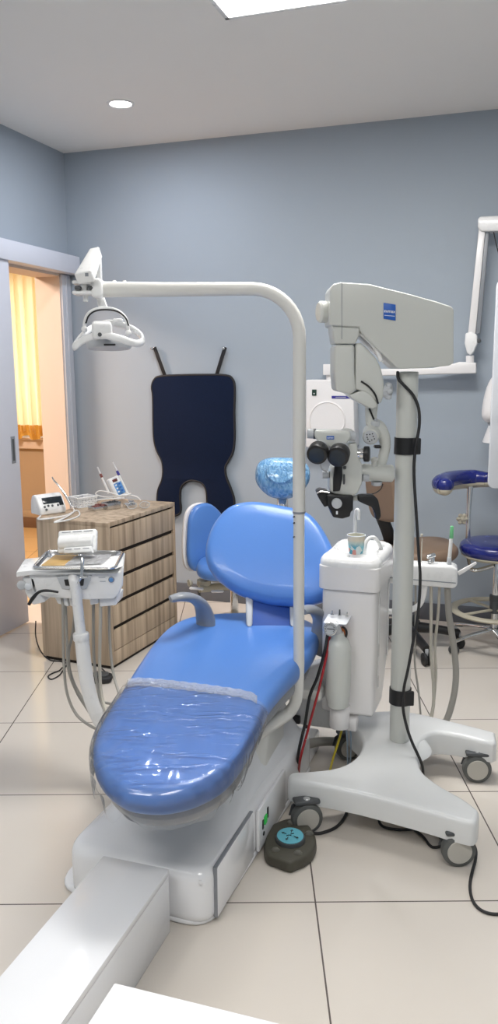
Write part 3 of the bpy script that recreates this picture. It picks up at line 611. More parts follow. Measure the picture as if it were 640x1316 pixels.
# seat cushion: traced in the plane of the pad
def zs(y): return 0.452 + 0.052 * (min(y, 3.2) - 1.8)
def pad(px, py):
    z = 0.48
    for _ in range(8): p = on(px, py, z); z = zs(p.y)
    return p
ppx = [(185, 1036), (158, 1030), (134, 1012), (122, 990), (121, 962), (134, 932), (155, 898), (178, 862), (200, 832), (222, 812), (250, 801), (290, 797), (330, 796.5), (370, 799), (400, 808), (410, 822), (404, 842), (388, 862), (366, 886), (346, 912), (331, 945), (312, 980), (287, 1008), (252, 1027), (215, 1036)]
pp = [pad(*q) for q in ppx]; pc2 = sum(pp, V((0, 0, 0))) / len(pp)
pol = [(p.x - pc2.x, p.y - pc2.y) for p in pp]
def ptop(x, y, s): return 0.018 * (1 - s * s) - 0.012 * math.exp(-((x) / 0.12) ** 2) * (1 - s)
def pmap(v): x, y = v.x + pc2.x, v.y + pc2.y; return (x, y, zs(y) + v.z)
bm = B(); pillow(bm, pol, 0.075, 0.034, top=ptop, fn=pmap, rings=12, k=6); obj('seat_cushion', bm, M['blue'], ch)
bm = B(); pillow(bm, [(a * 0.93, b * 0.95) for a, b in pol], 0.06, 0.03, fn=lambda v: V(pmap(v)) - ZU * 0.055, k=4); obj('seat_shell', bm, M['grey'], ch)
# backrest
BB, BT = at(350, 780, 2.95), at(350, 648, 3.18)
bxx = V((0.985, -0.17, 0)).normalized(); byy = (BT - BB); bhh = byy.length; byy.normalize(); bnn = bxx.cross(byy).normalized()
bmid = (BB + BT) / 2
def backpt(px, py): p = onp(px, py, bmid, bnn); q = p - bmid; return (q.dot(bxx), q.dot(byy))
bpx = [(330, 648), (365, 650), (398, 657), (414, 672), (426, 695), (434, 722), (434, 745), (422, 764), (395, 775), (350, 778), (310, 771), (284, 758), (269, 742), (265, 722), (271, 697), (284, 674), (303, 656)]
bol = [backpt(*q) for q in bpx]
def bmap(v): dish = 0.35 * v.x * v.x; return bmid + bxx * v.x + byy * v.y + bnn * (v.z + dish)
bm = B(); pillow(bm, bol, 0.085, 0.04, top=lambda x, y, s: 0.012 * (1 - s * s), fn=bmap, rings=10); obj('backrest', bm, M['blue'], ch)
bm = B(); pillow(bm, [(a * 0.9, b * 0.9) for a, b in bol], 0.05, 0.025, fn=lambda v: bmap(v) - bnn * 0.05); obj('backrest_shell', bm, M['grey'], ch)
n1 = [at(322, 770, 2.98), at(378, 770, 2.98), at(376, 806, 2.90), at(320, 806, 2.90)]
bm = B(); prism(bm, n1, V((0, 0.035, 0)), 0.012, 3); obj('lumbar_link', bm, M['dblue'], ch, label='dark blue padded link between seat and backrest')
for a in (319.5, 376):
    bm = B(); prism(bm, [at(a - 4, 764, 2.975), at(a + 6, 768, 2.975), at(a + 5, 806, 2.89), at(a - 3, 806, 2.89)], V((0, 0.05, 0)), 0.008, 3); obj('hinge_bracket', bm, M['lgrey'], ch)
# headrest
hc_ = at(363, 614, 3.26); hx = V((0.985, -0.17, 0)).normalized(); hy = (ZU * 0.93 + V((0.05, 0.36, 0))).normalized(); hn = hx.cross(hy).normalized()
ho = [(0.112, 0.02), (0.10, 0.055), (0.06, 0.078), (0, 0.083), (-0.06, 0.080), (-0.098, 0.06), (-0.112, 0.02), (-0.105, -0.025), (-0.07, -0.065), (-0.03, -0.085), (0.03, -0.085), (0.075, -0.06), (0.106, -0.02)]
bm = B(); pillow(bm, ho, 0.10, 0.048, top=lambda x, y, s: 0.015 * (1 - s * s), fn=lambda v: hc_ + hx * v.x + hy * v.y + hn * v.z); hr_ = obj('headrest', bm, M['wrap'], ch, label='pale blue headrest wrapped in crinkled film')
bm = B(); cyl(bm, at(363, 636, 3.27), at(363, 665, 3.20), 0.022); obj('headrest_post', bm, M['chrome'], ch)
# armrests
def armrest(pts, lab=None):
    bm = B(); tube(bm, pts, [0.016, 0.022, 0.024, 0.028, 0.034, 0.034], 18, sx=0.75, sy=1.2); obj('armrest', bm, M['grey'], ch)
armrest([at(219, 770, 2.78), at(233, 767, 2.80), at(248, 769, 2.85), at(259, 778, 2.90), at(264, 795, 2.93), at(264, 815, 2.93)])
armrest([at(388, 786, 2.70), at(397, 783, 2.74), at(407, 787, 2.80), at(413, 800, 2.84), at(411, 822, 2.86), at(404, 838, 2.86)])
bm = B(); box(bm, at(325, 850, 2.86) - ZU * 0.08, (0.55, 0.12, 0.04), (CR, CA_, ZU), 0.01, 3); obj('seat_frame', bm, M['gwhite'], ch)

# clear plastic sleeve over the foot end of the cushion
bm = B(); pillow(bm, [(a * 1.035, b * 1.018) for a, b in pol], 0.090, 0.04, top=ptop, fn=pmap, rings=14, k=9)
pa, pb = pad(163, 893), pad(333, 919); dd = (pb - pa); nn_ = V((dd.y, -dd.x, 0)).normalized()
if nn_.y > 0: nn_ = -nn_
bmesh.ops.bisect_plane(bm, geom=bm.verts[:] + bm.edges[:] + bm.faces[:], plane_co=pa, plane_no=-nn_, clear_outer=True)
bmesh.ops.delete(bm, geom=[f for f in bm.faces if f.normal.z < -0.75], context='FACES')
for v in bm.verts:
    zr = v.co.z - zs(v.co.y); q = v.co * 14
    k_ = noise.noise(V((q.x * 2.0, q.y * 0.6, 3.0)))
    v.co.z += 0.0035 * k_ + 0.003 * max(0, noise.noise(V((v.co.x * 9, v.co.y * 34 + v.co.x * 12, 5.0)))) 
    if zr < -0.005:
        out_ = V((v.co.x - pc2.x, v.co.y - pc2.y, 0)).normalized(); w_ = noise.noise(V((v.co.x * 22, v.co.y * 22, 1.0)))
        f_ = min(1, (-0.005 - zr) / 0.04); tipf = max(0, min(1, (2.25 - v.co.y) / 0.3))
        v.co += out_ * 0.009 * w_ * f_ * 2 - ZU * f_ * (0.006 + 0.034 * tipf * (0.7 + 0.9 * w_))
sl = thing('plastic_sleeve', 'clear wrinkled plastic cover over the foot end of the blue chair', 'plastic cover', pad(200, 1000) + ZU * 0.03)
so = obj('sleeve_film', bm, M['sleeve'], sl)
# folded band along its upper edge
bm = B(); N_ = 40; ra, rb = [], []
for i in range(N_ + 1):
    f = i / N_; X0 = 161 + f * 174; Y0 = 888 + f * 22 + 5 * math.sin(f * PI) * -0.3
    a = pad(X0, Y0); b = pad(X0 - 1, Y0 + 11); 
    ht = 0.036 + 0.016 * (1 - (2 * f - 1) ** 8) + 0.0015 * math.sin(i * 1.9)
    if f < 0.02 or f > 0.98: ht -= 0.02
    ra.append(bm.verts.new(a + ZU * ht)); rb.append(bm.verts.new(b + ZU * ht))
for i in range(N_): bm.faces.new((ra[i], ra[i + 1], rb[i + 1], rb[i]))
bmesh.ops.solidify(bm, geom=bm.faces[:], thickness=0.002); obj('folded_band', bm, M['filmband'], sl, label='whitish folded upper edge')

# ------------------------------------------------------------------ light pole with operating lamp
PX, PY_ = 0.163, 2.60
lp = thing('operating_lamp', 'white operating lamp on a tall bent pole rising beside the blue chair', 'dental lamp', V((PX, PY_, 0.2)))
z0, zj, zt = 0.36, 1.04, 1.745
bm = B(); tube(bm, [cp(-0.10, 0.52, 0.285), at(352, 928, 2.55), at(370, 917, 2.60), at(381, 898, 2.60), at(384, 860, 2.60), at(384, 800, 2.60), V((PX, PY_, zj))], [0.026, 0.024, 0.021, 0.020, 0.0185, 0.0185, 0.0185], 24)
pl = obj('lower_pole', bm, M['gwhite'], lp)
bm = B(); 
for yy_ in (664, 672, 690): q = at(378.5, yy_, 2.583); cyl(bm, q, q + V((-0.004, -0.006, 0)), 0.003, n=12)
obj('pole_screw', bm, M['dgrey'], pl)
xs = at(125, 372, PY_).x; Rb = 0.15
path = [V((PX, PY_, zj)), V((PX, PY_, 1.3)), V((PX, PY_, zt - Rb))] + [V((PX - Rb + Rb * math.cos(a), PY_, zt - Rb + Rb * math.sin(a))) for a in [PI / 2 * k / 10 for k in range(1, 11)]] + [V((-0.25, PY_, zt)), V((xs, PY_ - 0.02, zt))]
bm = B(); tube(bm, path, [0.0205] * 8 + [0.024], 28, smooth=False); obj('upper_pole', bm, M['gwhite'], lp)
bm = B(); cyl(bm, V((PX, PY_, zj - 0.006)), V((PX, PY_, zj + 0.002)), 0.0212); obj('pole_joint', bm, M['grey'], lp)
# knuckle
kc = at(112, 371, 2.58)
bm = B(); box(bm, at(113, 364, 2.58), (0.085, 0.07, 0.012), bev=0.005, seg=3); box(bm, at(113, 377, 2.58), (0.085, 0.07, 0.012), bev=0.005, seg=3); box(bm, at(126, 371, 2.575), (0.035, 0.07, 0.058), bev=0.012, seg=3); box(bm, at(110, 371, 2.585), (0.02, 0.06, 0.04), bev=0.004)
cyl(bm, at(110, 358, 2.58), at(110, 388, 2.58), 0.008); kn = obj('pivot_joint', bm, M['white'], lp)
bm = B(); box(bm, at(101, 370.5, 2.556), (0.02, 0.04, 0.014), bev=0.006); obj('joint_slot', bm, M['dgrey'], kn); bm = B(); box(bm, at(120, 370.5, 2.556), (0.03, 0.03, 0.012), bev=0.005); obj('joint_slot', bm, M['dgrey'], kn)
for x in (147, 160): bm = B(); q = at(x, 362, 2.6); cyl(bm, q - ZU * 0.01, q + ZU * 0.004, 0.006, n=14); obj('pole_bolt', bm, M['white'], lp)
# spring arm up and away, and its return link
a_, b_ = at(109.5, 357, 2.51), at(122, 325, 2.66)
d_ = (b_ - a_).normalized(); sx_ = V((0.92, -0.38, 0)).normalized(); sz_ = d_.cross(sx_).normalized(); sx_ = sz_.cross(d_)
bm = B(); prism(bm, [a_ - sx_ * 0.030 - sz_ * .018, a_ + sx_ * 0.024 - sz_ * .018, b_ + sx_ * 0.020 - sz_ * .018, b_ - sx_ * 0.012 - sz_ * .018], sz_ * 0.036, 0.005, 3); sa = obj('spring_arm', bm, M['white'], lp)
bm = B(); q = a_ + d_ * 0.035; box(bm, at(111.5, 353, 2.50), (0.010, 0.001, 0.010), bev=0); obj('arm_label', bm, M['grey'], sa)
bm = B(); prism(bm, [at(122, 326, 2.67), at(128.5, 325, 2.67), at(130, 362, 2.68), at(124, 362, 2.68)], V((0, 0.03, 0)), 0.004, 2); obj('return_arm', bm, M['white'], lp)
bm = B(); prism(bm, [at(123, 380, 2.62), at(133, 380, 2.62), at(139, 397, 2.60), at(127, 399, 2.60)], V((0, 0.012, 0)), 0.003); obj('hanger_plate', bm, M['white'], lp)
yk = [at(108.5, 423, 2.60), at(109, 414, 2.60), at(113, 404, 2.60), at(122, 398, 2.60), at(136, 396.5, 2.60), at(150, 399, 2.60), at(160, 407, 2.60), at(164, 417, 2.60), at(165, 428, 2.60)]
bm = B(); tube(bm, yk, 0.0058, 12); yo = obj('yoke', bm, M['white'], lp)
bm = B(); tube(bm, [p + V((0.004, -0.006, -0.004)) for p in yk[1:-1]], 0.0025, 8); obj('yoke_seal', bm, M['black'], yo)
for p in (yk[0], yk[-1]): bm = B(); ell(bm, p, (0.010, 0.010, 0.010)); obj('yoke_pivot', bm, M['white'], lp)
# head: winged loop, motor box and reflector
loopf = [(95.5, 446, 2.48), (104, 439, 2.47), (117, 433, 2.46), (133, 431, 2.45), (150, 434, 2.45), (165, 439, 2.46), (176, 441.5, 2.48), (183, 438, 2.52), (181, 431, 2.58), (172, 424, 2.64), (158, 418, 2.68), (142, 415, 2.70), (126, 418, 2.70), (113, 425, 2.65), (103, 435, 2.56)]
bm = B(); tube(bm, [at(*q) for q in loopf], 0.0105, 14, closed=True, sx=1.05, sy=0.7); obj('grip_loop', bm, M['white'], lp)
bm = B(); c1 = at(131, 424, 2.50); box(bm, c1, (0.060, 0.12, 0.050), (V((0.98, 0.18, 0)), V((-0.18, 0.98, 0.1)).normalized(), V((0, -0.1, 1)).normalized()), 0.010, 3); hb = obj('lamp_housing', bm, M['white'], lp)
bm = B(); q = at(128.5, 430, 2.43); cyl(bm, q, q + V((0, -0.006, 0)), 0.006); obj('focus_knob', bm, M['dgrey'], hb)
bm = B(); box(bm, at(152, 412, 2.62), (0.03, 0.03, 0.012), bev=0.004); obj('vent_cap', bm, M['white'], hb)
bm = B(); lathe(bm, at(140, 434, 2.56), V((0, -0.12, -1)), [(-0.012, 0.0), (-0.010, 0.03), (0.0, 0.060), (0.018, 0.070), (0.030, 0.068), (0.034, 0.064), (0.034, 0.0)], 36, 1.0, 0.8); obj('reflector', bm, M['lgrey'], lp)
bm = B(); q = at(140, 444, 2.56); lathe(bm, q, V((0, -0.12, -1)), [(0, 0), (0, 0.055), (0.004, 0.055), (0.004, 0)], 36, 1, 0.8); obj('lamp_glass', bm, M['acrylic'], lp)
bm = B(); box(bm, at(141, 443, 2.49), (0.035, 0.01, 0.006), bev=0.002); obj('sensor', bm, M['black'], lp)

# ------------------------------------------------------------------ delivery unit
YD = 2.76
du = thing('delivery_unit', 'white dental instrument console on a bent white arm left of the chair', 'dental console', V((-0.55, YD, 0.2)))
bm = B(); tube(bm, [at(200, 985, 2.45), at(160, 965, 2.60), at(136, 938, YD), at(119, 905, YD), at(110, 865, YD), at(105, 820, YD)], 0.0255, 24); obj('lower_arm', bm, M['white'], du)
bm = B(); cyl(bm, at(104.6, 823, YD), at(103.8, 813, YD), 0.0285, bev=0.005); obj('arm_collar', bm, M['white'], du)
bm = B(); tube(bm, [at(104, 816, YD), at(100.5, 785, YD), at(98, 762, YD), at(95, 746, YD), at(92, 738, YD + 0.04)], 0.0185, 22); obj('upper_arm', bm, M['white'], du)
yc = YD + 0.01
bm = B(); prism(bm, [at(36, 736, yc), at(154, 735, yc), at(159, 728, yc), at(158, 752, yc), at(153, 764, yc), at(146, 770, yc), at(113, 771, yc), at(60, 768, yc), at(42, 762, yc)], V((-0.035, 0.24, 0)), 0.008, 3); cs = obj('console_body', bm, M['white'], du)
bm = B(); prism(bm, [at(21, 735, yc - .02), at(40, 733, yc - .02), at(150, 731, yc - .02), at(159, 726, yc + .05), at(159, 730, yc + .05), at(150, 737.5, yc - .02), at(40, 739, yc - .02), at(21, 742, yc - .02)], V((-0.025, 0.20, 0)), 0.003, 2); obj('console_rim', bm, M['white'], du)
bm = B(); prism(bm, [at(72, 741, yc - .008), at(118, 740, yc - .008), at(111, 757, yc - .008), at(80, 757, yc - .008)], V((0, 0.01, 0)), 0.002); rc = obj('arm_recess', bm, M['lgrey'], du)
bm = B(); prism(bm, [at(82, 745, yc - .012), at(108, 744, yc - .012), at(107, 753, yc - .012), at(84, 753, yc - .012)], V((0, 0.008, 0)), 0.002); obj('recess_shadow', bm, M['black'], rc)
bm = B(); q = at(143, 745, yc - .003); cyl(bm, q + V((0, .006, 0)), q - V((0, .003, 0)), 0.0105); bd_ = obj('round_badge', bm, M['grey'], cs)
bm = B(); cyl(bm, q - V((0, .002, 0)), q - V((0, .005, 0)), 0.0075); obj('badge_center', bm, M['bluepanel'], bd_)
bm = B()
for (x, y, w_) in ((131, 742, 0.024), (132, 747, 0.020)): box(bm, at(x, y, yc - .002), (w_, 0.003, 0.0022), bev=0)
obj('printed_mark', bm, M['lgrey'], cs)
# holders below
bm = B(); prism(bm, [at(28, 742, yc), at(44, 742, yc), at(50, 762, yc), at(58, 774, yc), at(42, 778, yc), at(32, 762, yc)], V((0.01, 0.10, 0)), 0.006, 3); obj('side_bracket', bm, M['white'], du)
bm = B(); cyl(bm, at(28, 752, yc - .01), at(28, 752, yc + .03), 0.017, bev=0.005); cyl(bm, at(36, 754, yc - .03), at(36, 754, yc + .01), 0.013, bev=0.003); obj('bracket_knob', bm, M['lgrey'], du)
bm = B(); tube(bm, [at(37, 777, yc - .03), at(42, 769, yc - .03), at(50, 761, yc - .03), at(60, 759, yc - .03), at(75, 761, yc - .03)], [0.006, 0.007, 0.005, 0.005, 0.004], 10); obj('black_lever', bm, M['black'], du, label='black handpiece lever')
for pts_ in ([(70, 768), (86, 768), (88, 780), (74, 776)], [(114, 766), (126, 766), (126, 776), (116, 778)], [(127, 766), (150, 766), (149, 778), (128, 780)], [(88, 768), (94, 768), (94, 780), (90, 779)]):
    bm = B(); prism(bm, [at(x, y, yc + .03) for x, y in pts_], V((0.01, 0.10, 0)), 0.004, 2); obj('handpiece_holder', bm, M['white'], du)
def hose(pts, r, parent, m='hose'):
    bm = B(); tube(bm, [at(*p) if p[2] > 0.5 else on(p[0], p[1], p[2]) for p in pts], r, 10); return obj('hose', bm, M[m], parent)
hose([(75, 762, 2.82), (80, 770, 2.80), (81, 800, 2.80), (82, 850, 2.82), (86, 890, 2.8), (98, 918, 2.8), (118, 934, 2.76), (136, 940, 2.74)], 0.0052, du)
hose([(84, 776, 2.87), (86, 820, 2.87), (88, 860, 2.87), (98, 888, 2.87), (108, 905, 2.85), (125, 930, 2.80)], 0.0052, du)
hose([(97, 772, 2.89), (94, 810, 2.89), (88, 842, 2.9), (92, 870, 2.9), (104, 895, 2.86), (118, 915, 2.82)], 0.0055, du)
hose([(120, 774, 2.88), (120, 820, 2.88), (122, 860, 2.88), (128, 895, 2.85), (138, 928, 2.76), (150, 945, 2.7)], 0.0055, du)
hose([(129, 766, 2.82), (129, 800, 2.82), (128, 850, 2.82), (130, 890, 2.80), (137, 915, 2.76), (146, 932, 2.7)], 0.0060, du, 'thinhose')
hose([(140, 776, 2.87), (141, 820, 2.87), (145, 862, 2.85), (152, 888, 2.8), (158, 905, 2.7)], 0.0052, du)
hose([(122, 903, 2.86), (135, 903, 2.86), (150, 907, 2.82), (160, 914, 2.75)], 0.0052, du)
# console film viewer
mc = at(100, 696, 2.93); mx_ = V((0.985, -0.10, 0.075)).normalized(); my_ = V((-0.03, 0.45, 0.9)).normalized(); mz_ = mx_.cross(my_).normalized(); my_ = mz_.cross(mx_)
fv = thing('film_viewer', 'small white slotted box with rounded front tilted above the console tray', 'film viewer', mc - ZU * 0.05)
bm = B(); box(bm, mc, (0.145, 0.085, 0.03), (mx_, my_, mz_), 0.008, 3); obj('viewer_case', bm, M['white'], fv)
bm = B(); lathe(bm, mc - mx_ * 0.066 + mz_ * 0.012 - my_ * 0.004, mx_, [(0, 0), (0, 0.022), (0.004, 0.026), (0.128, 0.026), (0.132, 0.022), (0.132, 0)], 32); obj('rounded_front', bm, M['white'], fv)
bm = B(); box(bm, mc + mz_ * 0.02 - my_ * 0.040 + mx_ * 0.012, (0.105, 0.022, 0.03), (mx_, my_, mz_), 0.003); obj('lower_lip', bm, M['white'], fv)
bm = B()
for k in range(3): box(bm, mc + mz_ * 0.015 + my_ * 0.034 + mx_ * (-0.04 + 0.042 * k), (0.034, 0.003, 0.002), (mx_, my_, mz_), 0); box(bm, mc + mz_ * 0.0355 - my_ * 0.037 + mx_ * (-0.022 + 0.033 * k), (0.024, 0.0025, 0.002), (mx_, my_, mz_), 0)
obj('slot_row', bm, M['grey'], fv)
bm = B(); cyl(bm, mc - ZU * 0.035, at(102, 716, 2.93) - ZU * 0.02, 0.008); obj('viewer_stem', bm, M['chrome'], fv)
# steel tray on the console
tz = at(95, 735, yc).z + 0.014
q4 = [on(44, 731, tz), on(146, 732, tz), on(157, 711, tz), on(63, 710, tz)]
tcen = sum(q4, V((0, 0, 0))) / 4
st_ = thing('steel_tray', 'rectangular steel instrument tray resting on the white console', 'tray', tcen)
tl = [((p - tcen).x, (p - tcen).y) for p in q4]
def ring_pts(sc, z): return [tcen + V((x * sc, y * sc, z)) for x, y in rrect([(a, b) for a, b in tl], 0.035)]
t = B(); R_ = [[t.verts.new(p) for p in ring_pts(s, z)] for s, z in ((1.04, 0.006), (1.045, 0.002), (1.02, 0.0), (1.0, 0.004), (0.93, -0.006), (0.88, -0.008))]
for a, b in zip(R_, R_[1:]):
    for i in range(len(a)): t.faces.new((a[i], a[(i + 1) % len(a)], b[(i + 1) % len(a)], b[i]))
t.faces.new(R_[-1]); bmesh.ops.recalc_face_normals(t, faces=t.faces); bmesh.ops.solidify(t, geom=t.faces[:], thickness=0.0012)
obj('tray_pan', t, M['steel'], st_)
bm = B(); tube(bm, [p + ZU * 0.003 for p in ring_pts(1.04, 0.002)], 0.0045, 8, closed=True, smooth=False); obj('tray_rim', bm, M['steel'], st_)
tx = (q4[1] - q4[0]).normalized(); ty_ = (q4[3] - q4[0]).normalized(); tx2 = V((tx.x, tx.y, 0)).normalized(); ty2 = ZU.cross(tx2)
bm = B(); c_ = tcen + tx2 * 0.035 - ZU * 0.002; pts = []
nx_, ny_ = 16, 10; vs = []
for j in range(ny_ + 1):
    for i in range(nx_ + 1):
        u_, v_ = i / nx_ - .5, j / ny_ - .5; vs.append(bm.verts.new(c_ + tx2 * u_ * 0.13 + ty2 * (v_ * 0.15 + u_ * 0.02) + ZU * (0.004 + 0.006 * noise.noise(V((u_ * 6, v_ * 6, 2))) + 0.004)))
for j in range(ny_):
    for i in range(nx_): k_ = j * (nx_ + 1) + i; bm.faces.new((vs[k_], vs[k_ + 1], vs[k_ + nx_ + 2], vs[k_ + nx_ + 1]))
bmesh.ops.solidify(bm, geom=bm.faces[:], thickness=0.002); tag(obj('sterile_pouch', bm, M['pouch'], None, c_), 'crumpled white sterile pouch lying in the steel console tray', 'pouch')
bm = B(); c_ = tcen - tx2 * 0.075 + ZU * 0.001; box(bm, c_, (0.085, 0.16, 0.0025), (tx2, ty2, ZU), 0.001); tag(obj('tray_liner', bm, M['gold'], None, c_), 'small yellowish liner sheet at the left of the steel console tray', 'liner')
# clip hanging over the front of the console
bm = B(); cyl(bm, at(106, 716, YD - .01), at(105, 742, YD - .03), 0.006); box(bm, at(108, 741, YD - .03), (0.03, 0.008, 0.006), bev=0.002); cyl(bm, at(104, 742, YD - .035), at(100, 750, YD - .035), 0.004); obj('tray_clip', bm, M['chrome'], du)

# ------------------------------------------------------------------ cuspidor unit
KR = V((math.cos(math.radians(-19.5)), math.sin(math.radians(-19.5)), 0)); KA = ZU.cross(KR)       # its right, its back
K0 = V((0.44, 2.72, 0)); KW, KD = 0.195, 0.30
def kp(i, j, z=0): return K0 + KR * i + KA * j + ZU * z       # i<0 to the left
cu_ = thing('cuspidor_unit', 'tall white spittoon cabinet with basin, gauge and water bottle right of the lamp pole', 'cuspidor', kp(-0.1, 0.15, 0))
prof = [(0, 0.265), (0.0, 0.735), (KD, 0.735), (KD, 0.46), (0.17, 0.265)]
bm = B(); prism(bm, [kp(-KW, j, z) for j, z in prof], KR * KW, 0.018, 4); kb = obj('cabinet_shell', bm, M['pinkwhite'], cu_)
bm = B(); prism(bm, [kp(0.0005, 0.05, 0.36), kp(0.0005, 0.05, 0.72), kp(0.0005, 0.065, 0.72), kp(0.0005, 0.065, 0.36)], KR * 0.003, 0.001); prism(bm, [kp(0.0005, 0.24, 0.42), kp(0.0005, 0.24, 0.72), kp(0.0005, 0.252, 0.72), kp(0.0005, 0.252, 0.42)], KR * 0.003, 0.001); obj('side_rib', bm, M['white'], kb)
# collar + bowl
bz = 0.735
bm = B(); o4 = dens(rrect([(-KW - 0.012, -0.016), (0.012, -0.016), (0.012, KD + 0.012), (-KW - 0.012, KD + 0.012)], 0.035), 0.02)
pillow(bm, o4, 0.085, 0.004, fn=lambda v: kp(v.x, v.y, v.z + bz + 0.0395), smooth=False); obj('collar', bm, M['pinkwhite'], cu_)
bc2 = (-KW / 2, KD / 2)
def bowl_top(x, y, s):
    r_ = math.hypot((x - bc2[0]) / 0.080, (y - bc2[1] + 0.005) / 0.115)
    return 0.010 * (1 - s ** 4) - 0.055 * max(0, 1 - r_ ** 2.2)
bm = B(); o5 = dens(rrect([(-KW - 0.012, -0.016), (0.012, -0.016), (0.012, KD + 0.012), (-KW - 0.012, KD + 0.012)], 0.05), 0.02)
pillow(bm, o5, 0.062, 0.028, top=bowl_top, fn=lambda v: kp(v.x, v.y, v.z + bz + 0.084), rings=16, smooth=False); obj('basin', bm, M['white'], cu_)
TZ = bz + 0.118
def kt(px, py, z=TZ): return on(px, py, z)
q = kt(449, 713.5); bm = B(); lathe(bm, V((q.x, q.y, TZ - 0.012)), ZU, [(0, 0.013), (0.006, 0.013), (0.010, 0.008), (0.011, 0)], 20); obj('chrome_button', bm, M['chrome'], cu_)
q = kt(470, 711); bm = B(); lathe(bm, V((q.x, q.y, TZ - 0.014)), ZU, [(0, 0.014), (0.004, 0.014), (0.006, 0.009), (0.009, 0)], 20); obj('drain_ring', bm, M['chrome'], cu_)
yk_ = kt(456, 709).y
bm = B(); tube(bm, [at(456, 712, yk_ + .05), at(456, 690, yk_ + .05), at(456.5, 664, yk_ + .05), at(458, 656, yk_ + .05), at(460.5, 657, yk_ + .045), at(461, 668, yk_ + .04)], 0.0068, 12); obj('cup_filler', bm, M['white'], cu_)
bm = B(); tube(bm, [at(469, 712, yk_ + .01), at(470, 699, yk_ + .01), at(474, 692, yk_ + .02), at(481, 691, yk_ + .03), at(487, 698, yk_ + .04), at(490, 706, yk_ + .05)], 0.0068, 12); obj('rinse_spout', bm, M['white'], cu_)
# paper cup
q = kt(457.5, 712); cpz = TZ - 0.001; cup = thing('paper_cup', 'small paper cup with blue cartoon-like print standing on the spittoon rim', 'cup', V((q.x, q.y, cpz)))
cup['label'] = 'small printed paper cup with blue and cream pattern standing on the spittoon'
bm = B(); lathe(bm, V((q.x, q.y, cpz)), ZU, [(0, 0.0), (0, 0.024), (0.07, 0.032), (0.070, 0.0305), (0.003, 0.0225), (0.003, 0)], 36); obj('cup_wall', bm, M['cup'], cup)
bm = B(); tube(bm, [V((q.x, q.y, cpz + 0.07)) + V((math.cos(a), math.sin(a), 0)) * 0.032 for a in [k * PI / 12 for k in range(24)]], 0.0015, 6, closed=True, smooth=False); obj('cup_rim', bm, M['paperw'], cup)
# gauge plate
yg = 2.71
bm = B(); prism(bm, [at(415.5, 800, yg - .02), at(422, 789, yg + .03), at(452, 791, yg + .03), at(445, 802.5, yg - .02)], -ZU * 0.003, 0.001); gp = obj('control_plate', bm, M['paperw'], cu_)
for (x, y, m_) in ((427, 790, 'chrome'), (436.5, 791, 'dgrey'), (446, 792, 'chrome')):
    q = at(x, y, yg + .015); bm = B(); cyl(bm, q - ZU * 0.001, q + ZU * 0.004, 0.0065); tg = obj('toggle_switch', bm, M['chrome'], gp); bm = B(); cyl(bm, q + ZU * 0.003, q + ZU * (0.022 if m_ == 'dgrey' else 0.016), 0.0032 if m_ == 'dgrey' else 0.002, 0.0026 if m_ == 'dgrey' else 0.0016, n=12); obj('toggle_lever', bm, M[m_], tg)
g = at(427, 809, yg - .045); gn = V((-0.25, -1, 0.1)).normalized()
bm = B(); lathe(bm, g + V((0, .03, 0)), gn, [(0, 0.018), (0.030, 0.0225), (0.036, 0.0235), (0.037, 0.021), (0.033, 0.020), (0.033, 0)], 36); ga = obj('pressure_gauge', bm, M['chrome'], cu_, label='round chrome pressure gauge')
gc = g + V((0, .03, 0)) + gn * 0.034
bm = B(); lathe(bm, gc, gn, [(0, 0), (0, 0.020), (0.001, 0.020), (0.001, 0)], 32); obj('gauge_dial', bm, M['lgrey'], ga)
gx_, gy_, _ = frame_of(gn)
bm = B()
for k in range(14):
    a = -0.6 + k / 13 * (PI + 1.2); d = gx_ * math.cos(a) + gy_ * math.sin(a); box(bm, gc + gn * 0.0015 + d * 0.0155, (0.005, 0.0016, 0.001), (d, gn.cross(d), gn), 0)
obj('dial_marks', bm, M['black'], ga)
bm = B(); d = gx_; box(bm, gc + gn * 0.002 - d * 0.002, (0.024, 0.0026, 0.001), (d, gn.cross(d), gn), 0); obj('dial_needle', bm, M['black'], ga)
q = at(439, 812, yg + .025); bm = B(); tube(bm, [q + V((math.sin(a) * 0.016, -0.012 - math.sin(a) * 0.004, math.cos(a) * 0.022)) for a in [k / 10 * PI for k in range(11)]], 0.0040, 10, smooth=False); obj('valve_ring', bm, M['black'], cu_)
bm = B(); lathe(bm, q, V((0.5, -1, 0)), [(-0.01, 0), (-0.01, 0.017), (0.010, 0.017), (0.012, 0)], 24); obj('valve_body', bm, M['orange'], cu_)
# bottle
bt = at(434, 905, yg + .012); b0 = V((bt.x, bt.y, at(434, 910, yg).z)); htop = at(434, 817, yg).z - b0.z
bm = B(); lathe(bm, b0, ZU, [(0, 0), (0.0, 0.030), (0.006, 0.037), (0.03, 0.040), (0.045, 0.044), (htop * 0.55, 0.0465), (htop * 0.82, 0.046), (htop * 0.93, 0.036), (htop * 0.98, 0.022), (htop * 1.04, 0.017), (htop * 1.04, 0)], 36); bo_ = obj('water_bottle', bm, M['bottle'], cu_, label='frosted water bottle')
bm = B(); cyl(bm, at(436, 934, yg + .035), at(437, 905, yg + .035), 0.036, bev=0.004); box(bm, at(451, 928, yg + .06), (0.05, 0.05, 0.05), (KR, KA, ZU), 0.006); obj('bottle_cradle', bm, M['pinkwhite'], cu_)
bm = B(); cyl(bm, b0 + ZU * (htop * 1.02), g + V((0.01, .03, 0.01)), 0.015); obj('bottle_neck', bm, M['lgrey'], bo_)
